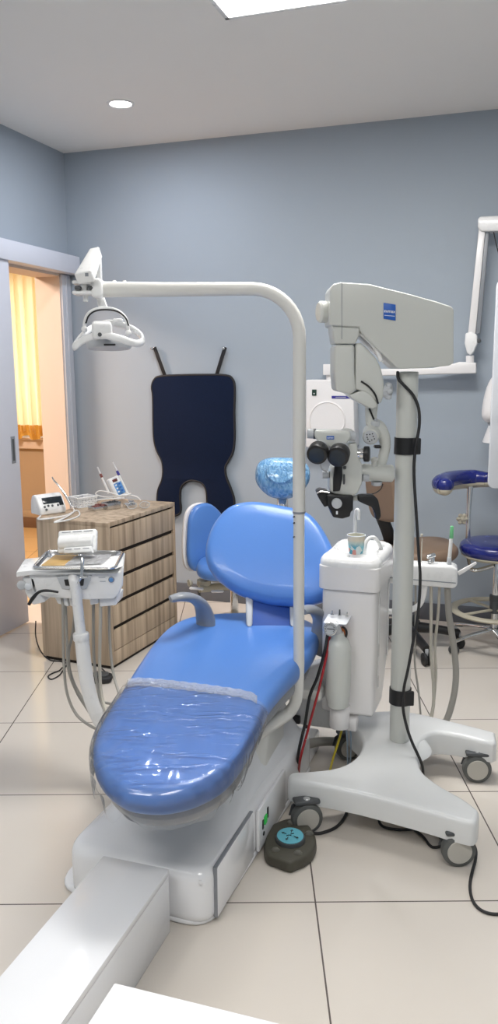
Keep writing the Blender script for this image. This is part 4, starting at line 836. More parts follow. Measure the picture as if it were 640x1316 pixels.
# carrying bracket back to the chair base and floor box
bm = B(); prism(bm, [at(372, 896, 2.95), at(432, 896, 2.95), at(432, 938, 2.95), at(372, 930, 2.95)], V((0.06, 0.16, 0)), 0.008, 3); prism(bm, [at(384, 862, 3.05), at(420, 848, 3.05), at(424, 905, 3.05), at(376, 905, 3.05)], V((0.03, 0.08, 0)), 0.012, 3); obj('mounting_bracket', bm, M['white'], cu_)
bm = B(); box(bm, at(377, 924, 2.93), (0.055, 0.02, 0.032), (KR, KA, ZU), 0.005); obj('bracket_clamp', bm, M['black'], cu_)
bm = B(); cyl(bm, at(394, 934, 2.945), at(394, 934, 2.93), 0.007); obj('bracket_bolt', bm, M['black'], cu_)
fb = on(395, 985, 0.0)
bm = B(); box(bm, on(371, 958, 0.045), (0.20, 0.20, 0.085), (CR, CA_, ZU), 0.012, 3); tag(obj('floor_connection_box', bm, M['lamw'], None, on(385, 975, 0)), 'low white connection box on the floor between chair base and spittoon cabinet', 'connection box')
# assistant arm
ay = 2.98
bm = B(); prism(bm, [at(498, 724, ay), at(582, 728, ay), at(588, 732, ay), at(588, 752, ay), at(584, 757, ay), at(498, 750, ay)], V((0.02, 0.075, 0)), 0.010, 3); aa = obj('suction_holder', bm, M['white'], cu_)
bm = B(); prism(bm, [at(500, 742, ay - .003), at(586, 749, ay - .003), at(586, 750, ay - .003), at(500, 743, ay - .003)], V((0, 0.004, 0)), 0.0); obj('holder_seam', bm, M['grey'], aa)
bm = B(); tube(bm, [at(546, 750, ay + .03), at(544, 765, ay + .03), at(538, 778, ay + .03), at(526, 784, ay + .02), at(505, 786, ay), at(488, 784, ay - .02)], 0.0115, 14); obj('holder_arm', bm, M['white'], cu_)
bm = B(); cyl(bm, at(577, 728, ay + .03), at(577.5, 716, ay + .03), 0.010, 0.008); sj = obj('suction_valve', bm, M['lgrey'], cu_)
bm = B(); cyl(bm, at(577.5, 718, ay + .03), at(580, 690, ay + .03), 0.0075, 0.0065); obj('suction_tube', bm, M['white'], sj)
bm = B(); cyl(bm, at(580, 692, ay + .03), at(581, 676, ay + .03), 0.0078, 0.0062, bev=0.003); obj('suction_tip', bm, M['green'], sj, label='green tip')
bm = B(); cyl(bm, at(555, 728, ay + .03), at(555.5, 714, ay + .03), 0.010); cyl(bm, at(549, 716, ay + .02), at(559, 713, ay + .03), 0.008); cyl(bm, at(551, 721, ay + .015), at(553, 724, ay + .03), 0.006); obj('air_syringe', bm, M['chrome'], cu_)
bm = B(); cyl(bm, at(541, 728, ay + .05), at(542.5, 692, ay + .05), 0.0022, n=10); cyl(bm, at(542, 690, ay + .05), at(542, 686, ay + .05), 0.005, n=12); obj('thin_suction_tip', bm, M['thinhose'], cu_)
bm = B(); prism(bm, [at(588, 735, ay + .04), at(612, 722, ay + .06), at(613, 725, ay + .06), at(600, 734, ay + .05), at(590, 740, ay + .04)], V((0, 0.008, 0)), 0.002); obj('side_lever', bm, M['pinkwhite'], cu_)
hose([(554, 752, ay + .04), (554, 790, ay + .04), (554, 840, ay + .04), (557, 880, ay + .03), (557, 905, ay + .02), (553, 930, ay)], 0.0062, cu_, 'thinhose')
hose([(565, 754, ay + .05), (563, 790, ay + .05), (559, 830, ay + .05), (560, 870, ay + .05), (556, 910, ay + .03), (548, 935, ay)], 0.0055, cu_, 'thinhose')
hose([(575, 756, ay + .04), (577, 790, ay + .04), (583, 830, ay + .04), (586, 865, ay + .04), (583, 895, ay + .03), (574, 925, ay + .02), (560, 945, ay)], 0.0125, cu_, 'hose')
hose([(534, 752, ay + .06), (534, 800, ay + .06), (533, 850, ay + .06), (538, 890, ay + .05), (541, 925, ay + .03)], 0.0040, cu_, 'hose')
# coloured hoses
yh = 2.69
def cord(name, pts, r, m, label, cat, grp=None, o=None):
    P = [at(*p) if p[2] > 0.9 else on(*p) for p in pts]; bm = B(); tube(bm, P, r, 10)
    return tag(obj(name, bm, m, None, P[-1] if o is None else o), label, cat, grp)
def hz(pts, r, m, lab):
    P = [at(*p) if p[2] > 0.9 else on(*p) for p in pts]; bm = B(); tube(bm, P, r, 10); return obj('hose', bm, m, cu_, label=lab)
hz([(421, 815, yh + .02), (417, 838, yh), (408, 870, yh), (398, 895, yh - .01), (392, 930, yh - .02), (384, 965, yh - .04), (379, 1000, 0.01)], 0.0055, M['black'], 'black hose')
hz([(424, 818, yh + .03), (418, 850, yh), (410, 885, yh), (402, 915, yh), (394, 945, yh - .02), (386, 975, yh - .04), (383, 1002, 0.01)], 0.0045, M['red'], 'red hose')
hz([(414, 868, yh + .01), (407, 895, yh + .01), (398, 930, yh), (389, 965, yh - .03), (381, 1000, 0.012)], 0.0035, M['lgrey'], 'thin grey hose')
hz([(441, 932, 2.79), (436, 950, 2.79), (428, 975, 2.78), (424, 990, 2.76)], 0.0042, M['yellow'], 'yellow hose')
hz([(444, 930, 2.78), (446, 950, 2.78), (447, 985, 0.01)], 0.0032, M['paleblue'], 'pale blue hose')
hz([(449, 930, 2.78), (451, 950, 2.78), (450, 985, 0.01)], 0.0032, M['paleblue'], 'pale blue hose')
bm = B(); tube(bm, [on(356, 1004, .105), on(362, 985, .11), on(376, 966, .11), on(400, 955, .08), on(428, 953, .05), on(455, 957, .03), on(480, 962, .02)], 0.018, 12); tag(obj('floor_hose', bm, M['hose'], None, on(395, 956, 0)), 'thick grey hose arching over the floor behind the microscope base', 'hose')

# ------------------------------------------------------------------ surgical microscope on its floor stand
YM = 2.66
mi = thing('surgical_microscope', 'large white dental microscope on a rolling floor stand with column and swing arm', 'microscope', V((0.53, YM, 0)))
zt_ = 0.165
bpx2 = [(371, 1000), (374, 992), (400, 990), (435, 986), (456, 976), (465, 962), (462, 948), (450, 936), (446, 928), (452, 921), (470, 917), (495, 914), (530, 916), (585, 928), (632, 939), (637, 944), (634, 954), (590, 946), (560, 944), (545, 952), (538, 968), (541, 990), (560, 1006), (590, 1022), (611, 1036), (616, 1044), (610, 1056), (590, 1053), (545, 1040), (500, 1028), (460, 1018), (420, 1010), (385, 1004)]
bpts = catmull([on(x, y, zt_) for x, y in bpx2], 3, True)
bm = B(); t = bmesh.new()
lv = []
cenb = sum(bpts, V((0, 0, 0))) / len(bpts)
def inset_loop(P, d):
    o = []; n = len(P)
    for i in range(n):
        tan = (P[(i + 2) % n] - P[i - 2]); tan.z = 0; tan.normalize(); nm = V((tan.y, -tan.x, 0)); o.append(P[i] + nm * d)
    return o
area_ = sum(bpts[i].x * bpts[(i + 1) % len(bpts)].y - bpts[(i + 1) % len(bpts)].x * bpts[i].y for i in range(len(bpts))); sg = -1 if area_ > 0 else 1
colp = on(513, 955, 0.17)
for ins, dz in ((0.006, -0.082), (0.0, -0.078), (0.0, -0.016), (0.003, -0.007), (0.009, -0.001), (0.014, 0.0)):
    L_ = inset_loop(bpts, sg * ins)
    def drop(p): dd_ = (V((p.x, p.y, 0)) - V((colp.x, colp.y, 0))).length; return max(0, 0.045 * (1 - dd_ / 0.34)) if dz > -0.02 else 0
    lv.append([t.verts.new(p + ZU * (dz + drop(p) * 0.5)) for p in L_])
for a, b in zip(lv, lv[1:]):
    for i in range(len(a)): t.faces.new((a[i], a[(i + 1) % len(a)], b[(i + 1) % len(a)], b[i]))

from mathutils.geometry import delaunay_2d_cdt
def cap(Lp, up, g=0.03):
    n = len(Lp); P2 = [V((v.co.x, v.co.y)) for v in Lp]; extra = []
    xs_, ys_ = [p.x for p in P2], [p.y for p in P2]
    def inside(q):
        c = False
        for i in range(n):
            a, b = P2[i], P2[i - 1]
            if (a.y > q.y) != (b.y > q.y) and q.x < (b.x - a.x) * (q.y - a.y) / (b.y - a.y) + a.x: c = not c
        return c
    def near(q): return min((p - q).length for p in P2) < g * 0.7
    x = min(xs_)
    while x < max(xs_):
        y = min(ys_)
        while y < max(ys_):
            q = V((x, y))
            if inside(q) and not near(q): extra.append(q)
            y += g
        x += g
    res = delaunay_2d_cdt(P2 + extra, [], [list(range(n))], 1, 1e-6)
    vm = []
    for co, orig in zip(res[0], res[3]):
        if orig and orig[0] < n: vm.append(Lp[orig[0]])
        else: vm.append(t.verts.new((co.x, co.y, (zt_ + drop(V((co.x, co.y, 0))) * 0.5) if up else zt_ - 0.082)))
    for f in res[2]:
        try: t.faces.new([vm[i] for i in f])
        except ValueError: pass
dz = 0
cap(lv[0], False); cap(lv[-1], True); bmesh.ops.recalc_face_normals(t, faces=t.faces); merge(bm, t)
lathe(bm, V((colp.x, colp.y, 0.150)), ZU, [(0, 0.115), (0.016, 0.105), (0.026, 0.075), (0.032, 0.050), (0.034, 0.036), (0.034, 0)], 40)
obj('stand_base', bm, M['scopebase'], mi, sharp=50)
def caster(px, py, yaw, lab=None, r=0.052):
    g_ = on(px, py, 0.0); c_ = g_ + ZU * r; ax_ = V((math.cos(yaw), math.sin(yaw), 0)); fw = ZU.cross(ax_)
    bm = B(); lathe(bm, c_ - ax_ * 0.018, ax_, [(0, 0), (0, r * 0.86), (0.004, r * 0.97), (0.010, r), (0.026, r), (0.032, r * 0.97), (0.036, r * 0.86), (0.036, 0)], 40); w_ = obj('caster', bm, M['greyrub'], mi)
    bm = B(); 
    lathe(bm, c_ - ax_ * 0.0205, ax_, [(0, 0), (0, r * 0.70), (0.003, r * 0.74), (0.038, r * 0.74), (0.041, r * 0.70), (0.041, 0)], 36); obj('wheel_disc', bm, M['casterface'], w_)
    bm = B(); prism(bm, [c_ - ax_ * 0.028 + fw * a + ZU * b for a, b in ((-0.055, 0.0), (-0.045, 0.035), (-0.01, 0.058), (0.035, 0.05), (0.02, 0.0))], ax_ * 0.006, 0.002); box(bm, c_ + ZU * 0.058 - ax_ * 0.004, (0.044, 0.085, 0.014), (ax_, fw, ZU), 0.005); obj('caster_fork', bm, M['dgrey'], w_)
    bm = B(); cyl(bm, c_ + ZU * 0.045, V((c_.x, c_.y, 0.12)), 0.012); obj('caster_stem', bm, M['chrome'], w_)
caster(394, 1069, math.radians(-78)); caster(588, 1111, math.radians(-88)); caster(612, 1004, math.radians(-96)); caster(447, 975, math.radians(-70))
ctop = at(524, 478, YM); 
bm = B(); cyl(bm, colp, V((ctop.x, ctop.y, ctop.z)), 0.0345, bev=0.001, n=40); colb = obj('column', bm, M['scopewhite'], mi)
def colx(pyy): p = at(518, pyy, YM); f = (p.z - colp.z) / (ctop.z - colp.z); return colp + (ctop - colp) * f
for y_, h_ in ((573, 0.055), (901, 0.055)):
    c_ = colx(y_); bm = B(); lathe(bm, c_ - ZU * h_ / 2, ZU, [(0, 0.034), (0, 0.039), (h_, 0.039), (h_, 0.034)], 40); box(bm, c_ + V((0.025, -0.030, 0)), (0.035, 0.012, h_ * 0.98), bev=0.004); obj('cable_strap', bm, M['black'], mi, label='black cable strap round the column')
# head housing
yh0 = YM - 0.085
hp_ = [(424, 372), (428, 365), (438, 362.5), (475, 365), (520, 376), (560, 387), (581, 394), (583.5, 398), (583.5, 466), (578, 470), (546, 473), (512, 474), (509, 472), (497, 460), (483, 447), (470, 434), (463, 425), (462, 420), (424, 418)]
bm = B(); prism(bm, [at(x, y, yh0) for x, y in hp_], V((0.0, 0.17, 0)), 0.010, 4); hd = obj('arm_housing', bm, M['scopewhite'], mi)
bm = B(); prism(bm, [at(439, 363, yh0 - .0006), at(439.8, 363, yh0 - .0006), at(439.8, 436, yh0 - .0006), at(439, 436, yh0 - .0006)], V((0, 0.001, 0)), 0); obj('panel_seam', bm, M['grey'], hd)
lg = at(500.5, 400, yh0 - 0.002); lx = (at(508, 401.5, yh0) - at(493, 399, yh0)).normalized(); lx = V((lx.x, 0, lx.z)).normalized(); lx = (lx + V((1, 0, -0.02))).normalized(); lx.y = 0; lx.normalize(); ly = V((0, 0, 1))
w_, h_ = at(508.5, 400, yh0).x - at(493, 400, yh0).x, at(500, 389.5, yh0).z - at(500, 410, yh0).z
q4_ = [at(493, 389, yh0 - .003), at(508.5, 391.5, yh0 - .003), at(508.5, 412, yh0 - .003), at(493, 409.5, yh0 - .003)]
bm = B(); prism(bm, q4_, V((0, 0.003, 0)), 0.0005); lo = obj('logo_plate', bm, M['bluelogo'], mi, label='blue maker plate with white lettering')
text('zumax', at(500.7, 400, yh0 - .004), lx, ly, w_ * 0.36, M['paperw'], lo, ext=0.0004)
bm = B(); q = at(500.7, 405.8, yh0 - .0035); box(bm, q, (w_ * 0.86, 0.0006, 0.0016), (lx, V((0, 1, 0)), ly), 0); obj('white_rule', bm, M['paperw'], lo)
# front knob of housing
bm = B(); kq = at(424, 401, YM); lathe(bm, kq + V((0.01, 0, 0)), V((-1, -0.25, 0)), [(0, 0.022), (0.018, 0.022), (0.020, 0.030), (0.024, 0.034), (0.044, 0.034), (0.050, 0.028), (0.052, 0)], 32); kk = obj('tension_knob', bm, M['scopewhite'], mi)
bm = B(); lathe(bm, kq + V((0.006, 0, 0)), V((-1, -0.25, 0)), [(0, 0.026), (0.019, 0.027)], 32); obj('knob_gap', bm, M['black'], kk)
# swing arm, upper block
bm = B(); prism(bm, [at(x, y, yh0 + .012) for x, y in ((426, 415), (463, 415), (462, 430), (457, 442), (430, 442))], V((0, 0.14, 0)), 0.006, 3); nb = obj('arm_neck', bm, M['scopewhite'], mi)
bm = B(); prism(bm, [at(x, y, yh0 + .008) for x, y in ((430, 443), (456, 443), (456, 480), (458, 502), (450, 507), (432, 503), (430, 480))], V((0, 0.15, 0)), 0.010, 3); obj('swing_arm', bm, M['scopewhite'], mi)
bm = B(); prism(bm, [at(x, y, yh0 + .016) for x, y in ((457, 441), (464, 440), (474, 450), (484, 461), (490, 474), (494, 492), (494, 505), (490, 519), (483, 514), (470, 504), (456, 500))], V((0, 0.13, 0)), 0.008, 3); ab = obj('balance_cover', bm, M['scopewhite'], mi)
# white curved rail of housing underside
bm = B(); tube(bm, [at(463, 428, yh0 + .03), at(474, 437, yh0 + .02), at(484, 450, yh0 + .02), at(490, 464, yh0 + .02)], 0.0075, 10); obj('guide_rail', bm, M['white'], mi)
bm = B(); tube(bm, [at(464, 490, yh0 + .014), at(474, 497, yh0 + .012), at(482, 507, yh0 + .012), at(486, 519, yh0 + .012)], 0.0030, 8); obj('black_seal', bm, M['black'], ab)
bm = B(); prism(bm, [at(x, y, yh0 + .02) for x, y in ((438, 500), (452, 506), (470, 500), (482, 512), (486, 522), (479, 526), (470, 522), (455, 514))], V((0, 0.10, 0)), 0.010, 3); obj('arm_elbow', bm, M['scopewhite'], mi)
bm = B(); cyl(bm, at(486, 501, YM - .03), at(496, 501, YM - .05), 0.008); cyl(bm, at(494, 502, YM - .05), at(503, 503, YM - .06), 0.022, bev=0.005); obj('lock_knob', bm, M['lgrey'], mi, label='light grey locking knob')
for a in range(6):
    bm = B(); an = a * PI / 3; c_ = at(499, 502.5, YM - .055) + V((0, math.cos(an), math.sin(an))) * 0.021; ell(bm, c_, (0.010, 0.009, 0.009), n=14, m=8); obj('knob_lobe', bm, M['lgrey'], mi)
# hanger tube and C arm
bm = B(); tube(bm, [at(478, 516, YM), at(477, 535, YM), at(478, 552, YM)], [0.022, 0.019, 0.017], 20); ht_ = obj('hanger_tube', bm, M['scopewhite'], mi)
bm = B(); box(bm, at(477.5, 532, YM - .019), (0.006, 0.004, 0.04), (V((0.9, 0, 0.4)).normalized(), V((0, 1, 0)), V((-0.4, 0, 0.9)).normalized()), 0.001); obj('hanger_slot', bm, M['black'], ht_)
bm = B(); cyl(bm, at(482, 548, YM - .01), at(482, 541, YM - .01), 0.016); cyl(bm, at(482, 541, YM - .01), at(482, 538, YM - .01), 0.009); obj('hanger_knob', bm, M['lgrey'], mi)
bm = B(); tube(bm, [at(474, 553, YM), at(484, 550, YM), at(492, 558, YM), at(495, 572, YM), at(493, 585, YM), at(489, 600, YM), at(486, 611, YM)], [0.024, 0.022, 0.016, 0.014, 0.013, 0.012, 0.012], 16, sx=1.3, sy=0.95); obj('curved_arm', bm, M['scopewhite'], mi)
bm = B(); lathe(bm, at(478, 556, YM - .0), V((-0.25, -1, -0.22)), [(0, 0.030), (0.048, 0.026), (0.052, 0.022), (0.052, 0)], 32); jh = obj('joint_housing', bm, M['scopewhite'], mi)
jd = V((-0.25, -1, -0.22)).normalized(); jx, jy, _ = frame_of(jd)
bm = B(); jc = at(478, 556, YM) + jd * 0.0515; lathe(bm, jc, jd, [(0, 0), (0, 0.0225), (0.002, 0.022), (0.002, 0)], 32); jf = obj('joint_cap', bm, M['lgrey'], mi)
bm = B()
for k in range(9): a = k * 0.7; ell(bm, jc + jd * 0.002 + jx * math.cos(a) * (0.010 + 0.004 * (k % 2)) + jy * math.sin(a) * (0.010 + 0.004 * (k % 2)), (0.0024, 0.0018, 0.0024), n=8, m=6)
obj('cap_holes', bm, M['dgrey'], jf)
bm = B(); box(bm, at(485, 574, YM - .01), (0.022, 0.03, 0.010), bev=0.004); obj('release_catch', bm, M['black'], mi)
# horizontal carrier cylinder
hx_ = V((1, 0.10, -0.06)).normalized()
bm = B(); lathe(bm, at(466, 607, YM - .01), hx_, [(-0.01, 0.0), (-0.01, 0.0265), (0.0, 0.029), (0.098, 0.029), (0.101, 0.027), (0.101, 0)], 32); hc2 = obj('carrier_cylinder', bm, M['scopewhite'], mi)
bm = B(); lathe(bm, at(466, 607, YM - .01) + hx_ * 0.1015, hx_, [(0, 0), (0, 0.024), (0.002, 0.023), (0.002, 0)], 28); obj('cylinder_cap', bm, M['lgrey'], hc2)
bm = B(); cyl(bm, at(481, 600, YM - .015), at(481, 592, YM - .015), 0.010); ell(bm, at(481, 590.5, YM - .015), (0.0125, 0.0125, 0.009)); obj('locking_screw', bm, M['scopewhite'], mi)
bm = B(); cyl(bm, at(463, 614, YM - .035), at(469, 614, YM - .035), 0.012); obj('focus_ring', bm, M['black'], mi); bm = B(); cyl(bm, at(466, 614, YM - .04), at(474, 614.5, YM - .04), 0.012); obj('focus_knob', bm, M['lgrey'], mi)
bm = B(); lathe(bm, at(484, 621, YM - .01), -ZU, [(-0.005, 0), (-0.005, 0.018), (0.006, 0.017), (0.009, 0.011), (0.010, 0)], 24); obj('under_cap', bm, M['lgrey'], mi)
bm = B(); tube(bm, [at(492, 622, YM - .02), at(489, 629, YM - .02), at(481, 634, YM - .02), at(472, 636, YM - .02)], 0.0018, 8); obj('thin_cable', bm, M['black'], mi)
# optics body
yo_ = YM - 0.07
bm = B(); prism(bm, [at(x, y, yo_) for x, y in ((428, 600), (444, 590), (447, 570), (459, 568), (462, 590), (466, 597), (466, 620), (460, 634), (452, 639), (430, 635), (424, 632), (425, 610))], V((0.0, 0.10, 0)), 0.008, 3); ob = obj('optics_body', bm, M['scopewhite'], mi)
bm = B(); prism(bm, [at(x, y, yo_ - .006) for x, y in ((430, 599), (440, 597), (440, 615), (437, 631), (428, 632), (428, 615))], V((0, 0.008, 0)), 0.003); obj('black_grip', bm, M['black'], ob, label='black front grip')
bm = B(); cyl(bm, at(441, 601, yo_ - .004), at(445, 601, yo_ - .004), 0.005, n=14); cyl(bm, at(441, 616, yo_ - .002), at(443, 616, yo_ - .002), 0.017, n=20); obj('zoom_dial', bm, M['dgrey'], ob)
# binocular bar
bm = B(); prism(bm, [at(x, y, yo_ - .035) for x, y in ((405, 552.5), (450, 554), (452, 562), (444, 572), (436, 576), (428, 577), (418, 573), (409, 568), (404, 561))], V((0.0, 0.06, 0)), 0.008, 3); bb = obj('binocular_body', bm, M['scopewhite'], mi)
q = at(424.5, 562.5, yo_ - .0365); bm = B(); box(bm, q, (0.024, 0.0012, 0.011), bev=0.0003); lb_ = obj('logo_badge', bm, M['bluelogo'], bb, label='small blue maker badge'); text('zumax', q - V((0, .001, 0)), V((1, 0, 0)), ZU, 0.0075, M['paperw'], lb_)
for (xa, xb, sgn) in ((405, 395, -1), (444, 457, 1)):
    bm = B(); cyl(bm, at(xa - sgn * 1, 557.5 if sgn < 0 else 560, yo_ - .006), at(xa + sgn * 2.5, 557.5 if sgn < 0 else 560, yo_ - .006), 0.0165); obj('adjuster_ring', bm, M['black'], bb)
    bm = B(); cyl(bm, at(xa + sgn * 2, 557.5 if sgn < 0 else 560, yo_ - .006), at(xb, 557 if sgn < 0 else 561, yo_ - .006), 0.0155); obj('adjuster_knob', bm, M['lgrey'], bb)
bm = B(); ell(bm, at(445, 556, yo_ + .02), (0.026, 0.03, 0.014)); obj('top_dome', bm, M['scopewhite'], bb)
for (xe, ye, xo, yo2, r_) in ((407, 585, 413, 571, 0.0330), (434, 588, 440, 574, 0.0345)):
    e0 = at(xo, yo2, yo_ + .0); e1 = at(xe, ye, yo_ - .075); d = (e1 - e0)
    bm = B(); cyl(bm, e0, e0 + d * 0.55, 0.020, r_ * 0.92, bev=0.002, n=32); et = obj('eyepiece_tube', bm, M['lgrey'], mi)
    bm = B(); cyl(bm, e0 + d * 0.50, e1, r_ * 0.97, r_, bev=0.004, n=36); obj('eyecup', bm, M['black'], et)
    bm = B(); dn = d.normalized(); lathe(bm, e1 - dn * 0.0005, dn, [(0, 0), (0, r_ * 0.74), (0.0008, r_ * 0.74), (0.0008, 0)], 28); obj('eye_lens', bm, M['screen'], et)
bm = B(); cyl(bm, at(457, 583, yo_ + .02), at(470, 583, yo_ + .01), 0.0175); sk = obj('side_knob', bm, M['chrome'], mi)
bm = B(); cyl(bm, at(467.5, 583.5, yo_ + .01), at(475, 583.5, yo_ + .005), 0.0255, bev=0.004); obj('knob_cap', bm, M['black'], sk)
bm = B(); cyl(bm, at(414, 610, yo_ + .03), at(423, 610, yo_ + .03), 0.0125); skb = obj('fine_knob', bm, M['lgrey'], mi); bm = B(); cyl(bm, at(421, 610, yo_ + .03), at(424, 610, yo_ + .03), 0.0105); obj('knob_ring', bm, M['black'], skb)
bm = B(); tube(bm, [at(411, 594, yo_ + .02), at(413, 602, yo_ + .02), at(420, 606, yo_ + .02)], 0.003, 8); obj('curved_rod', bm, M['lgrey'], mi)
# lens housing
bm = B(); prism(bm, [at(x, y, yo_ - .02) for x, y in ((420, 636), (454, 637), (454, 656), (451, 658), (450, 664), (440, 667), (428, 665), (425, 657), (421, 650))], V((0, 0.09, 0)), 0.008, 3); lh = obj('lens_housing', bm, M['black'], mi)
bm = B(); prism(bm, [at(x, y, yo_ - .01) for x, y in ((407, 633), (412, 630), (422, 632), (424, 640), (424, 650), (417, 652), (410, 641))], V((0, 0.07, 0)), 0.004, 3); obj('lens_bracket', bm, M['black'], lh)
bm = B(); tube(bm, [at(407, 634, yo_ - .02), at(413, 631.5, yo_ - .02), at(423, 633, yo_ - .02)], 0.0025, 8); obj('bracket_bar', bm, M['chrome'], lh)
bm = B(); q = at(432.5, 646.5, yo_ - .02); cyl(bm, q + V((0, .006, 0)), q - V((0, .014, 0)), 0.0165, bev=0.003); obj('silver_knob', bm, M['lgrey'], lh)
bm = B(); box(bm, at(433, 659, yo_ - .021), (0.006, 0.003, 0.011), bev=0.001); obj('white_mark', bm, M['paperw'], lh)
# pistol handle
bm = B(); prism(bm, [at(x, y, yo_ + .01) for x, y in ((460, 637), (466, 636), (480, 636), (486, 642), (489, 655), (490, 664), (487, 669), (483, 668), (482, 660), (478, 652), (468, 648), (460, 644))], V((0, 0.035, 0)), 0.006, 3); obj('pistol_grip', bm, M['black'], mi, label='black pistol grip')
bm = B(); cyl(bm, at(452, 640, yo_ + .04), at(462, 640, yo_ + .03), 0.009); obj('grip_link', bm, M['scopewhite'], mi)
# cable down the column
bm = B(); tube(bm, [at(511, 478, YM - .02), at(512, 487, YM - .035), at(520, 496, YM - .04), at(531, 508, YM - .04), at(538, 525, YM - .042), at(539, 545, YM - .045), at(536, 565, YM - .045), at(533, 585, YM - .045), at(532, 610, YM - .045), at(535, 660, YM - .05), at(538, 710, YM - .05), at(540, 745, YM - .05), at(537, 790, YM - .05), at(530, 830, YM - .045), at(524, 862, YM - .045), at(519, 885, YM - .04), at(518, 910, YM - .04), at(523, 935, YM - .05), at(530, 955, YM - .06), at(537, 970, YM - .07), at(543, 985, YM - .05), at(544, 1003, YM - .02)], 0.0050, 10, k=4); obj('column_cable', bm, M['rubber'], mi, label='black cable strapped to the column')
# floor cables
def floorcord(name, pts, r, m, label):
    P = [on(x, y, r * 1.05 + z) for x, y, z in pts]; bm = B(); tube(bm, P, r, 8); return tag(obj(name, bm, m, None, P[len(P) // 2]), label, 'cord')
floorcord('power_cord', [(574, 1071, .0), (560, 1070, 0), (540, 1066, 0), (510, 1066, 0), (492, 1062, 0), (487, 1053, 0), (493, 1047, 0), (512, 1054, .006), (540, 1072, 0), (552, 1086, 0), (558, 1089, 0), (566, 1087, 0), (568, 1080, 0), (555, 1066, .006), (535, 1060, .006), (515, 1052, .0), (500, 1046, .0), (520, 1050, .01), (535, 1056, .012), (560, 1064, .006), (572, 1066, .0)], 0.0045, M['rubber'], 'black power cord looped in a bundle on the floor under the microscope')
floorcord('power_cord', [(600, 1072, 0.02), (611, 1090, 0), (611, 1105, 0), (607, 1120, 0), (604, 1138, 0), (607, 1156, 0), (616, 1168, 0), (630, 1174, 0), (650, 1175, 0)], 0.0045, M['rubber'], 'black power cord trailing over the floor to the lower right edge of view')
floorcord('power_cord', [(448, 1036, .0), (443, 1050, 0), (432, 1063, 0), (415, 1070, 0), (404, 1071, 0), (397, 1068, 0.0)], 0.0052, M['rubber'], 'black cord curving from the foot control under the microscope base')
floorcord('computer_cord', [(46, 798, .1), (46, 818, .03), (52, 836, 0), (64, 848, 0), (78, 850, 0), (86, 853, 0), (82, 860, .0), (76, 868, 0), (66, 873, 0), (62, 869, 0), (68, 865, 0), (76, 862, 0), (80, 858, .0)], 0.0035, M['rubber'], 'thin black cord looping on the floor before the wooden cabinet')
q = on(127, 880, 0); fo = [(0.058, 0), (0.05, 0.035), (0.0, 0.045), (-0.05, 0.035), (-0.058, 0), (-0.05, -0.035), (0, -0.045), (0.05, -0.035)]
fp_ = thing('foot_pedal', 'small black oval foot pedal on the floor before the wooden cabinet', 'foot pedal', q)
bm = B(); pillow(bm, fo, 0.032, 0.013, fn=lambda v: q + V((v.x, v.y + 0.045, v.z + 0.0165))); obj('pedal_body', bm, M['rubber'], fp_)
bm = B(); pillow(bm, [(a * .7, b * .7) for a, b in fo], 0.01, 0.004, fn=lambda v: q + V((v.x, v.y + 0.045, v.z + 0.035))); obj('pedal_pad', bm, M['dgrey'], fp_)
bm = B(); tube(bm, [q + V((0, 0.09, 0.012)), q + V((0.01, 0.14, 0.006)), q + V((-0.02, 0.2, 0.006))], 0.003, 8); obj('pedal_cord', bm, M['rubber'], fp_)

# ------------------------------------------------------------------ foot control
fcx = [(343, 1074), (347, 1063), (356, 1057), (372, 1052), (388, 1055), (399, 1064), (405, 1077), (402, 1090), (393, 1099), (382, 1104), (372, 1107), (357, 1102), (345, 1097), (341, 1086)]
fz = 0.036
fpts = [on(x, y, fz) for x, y in fcx]; fc = sum(fpts, V((0, 0, 0))) / len(fpts)
ft = thing('foot_control', 'dark olive foot switch with round pale blue pad on the floor beside the chair base', 'foot control', V((fc.x, fc.y, 0)))
bm = B(); pillow(bm, [(p.x - fc.x, p.y - fc.y) for p in fpts], fz, 0.008, top=lambda x, y, s: 0.004 * (1 - s * s), fn=lambda v: V((fc.x + v.x * (1.05 - v.z * 1.2), fc.y + v.y * (1.05 - v.z * 1.2), v.z + fz / 2 + .0005))); obj('control_body', bm, M['olive'], ft)
dc = on(373, 1074, fz + 0.018); dc = V((dc.x, dc.y, fz))
bm = B(); lathe(bm, dc, V((0, -0.05, 1)), [(0, 0.047), (0.012, 0.047), (0.017, 0.045), (0.018, 0.0)], 40); ds = obj('round_switch', bm, M['dgrey'], ft)
bm = B(); lathe(bm, dc + ZU * 0.0175, V((0, -0.05, 1)), [(0, 0.0415), (0.0015, 0.0415), (0.002, 0)], 40); pd_ = obj('pad_disc', bm, M['cyan'], ds, label='pale blue pad with black arrows')
dz_ = dc + ZU * 0.0205
for i, an in enumerate((math.radians(150), math.radians(75), math.radians(-35), math.radians(-120))):
    d = V((math.cos(an), math.sin(an), 0)); s = ZU.cross(d); c_ = dz_ + d * 0.022
    bm = B(); prism(bm, [c_ - d * 0.008 + s * 0.0012, c_ + d * 0.003 + s * 0.0012, c_ + d * 0.001 + s * 0.005, c_ + d * 0.009, c_ + d * 0.001 - s * 0.005, c_ + d * 0.003 - s * 0.0012, c_ - d * 0.008 - s * 0.0012], ZU * 0.0008, 0); obj('arrow_mark', bm, M['black'], pd_)
bm = B(); tube(bm, [dz_ + V((-0.012, -0.004, 0)), dz_ + V((-0.004, 0.001, 0)), dz_ + V((0.003, -0.003, 0)), dz_ + V((0.002, 0.006, 0)), dz_ + V((0.012, 0.009, 0))], 0.0013, 6, smooth=False); obj('chair_symbol', bm, M['black'], pd_)
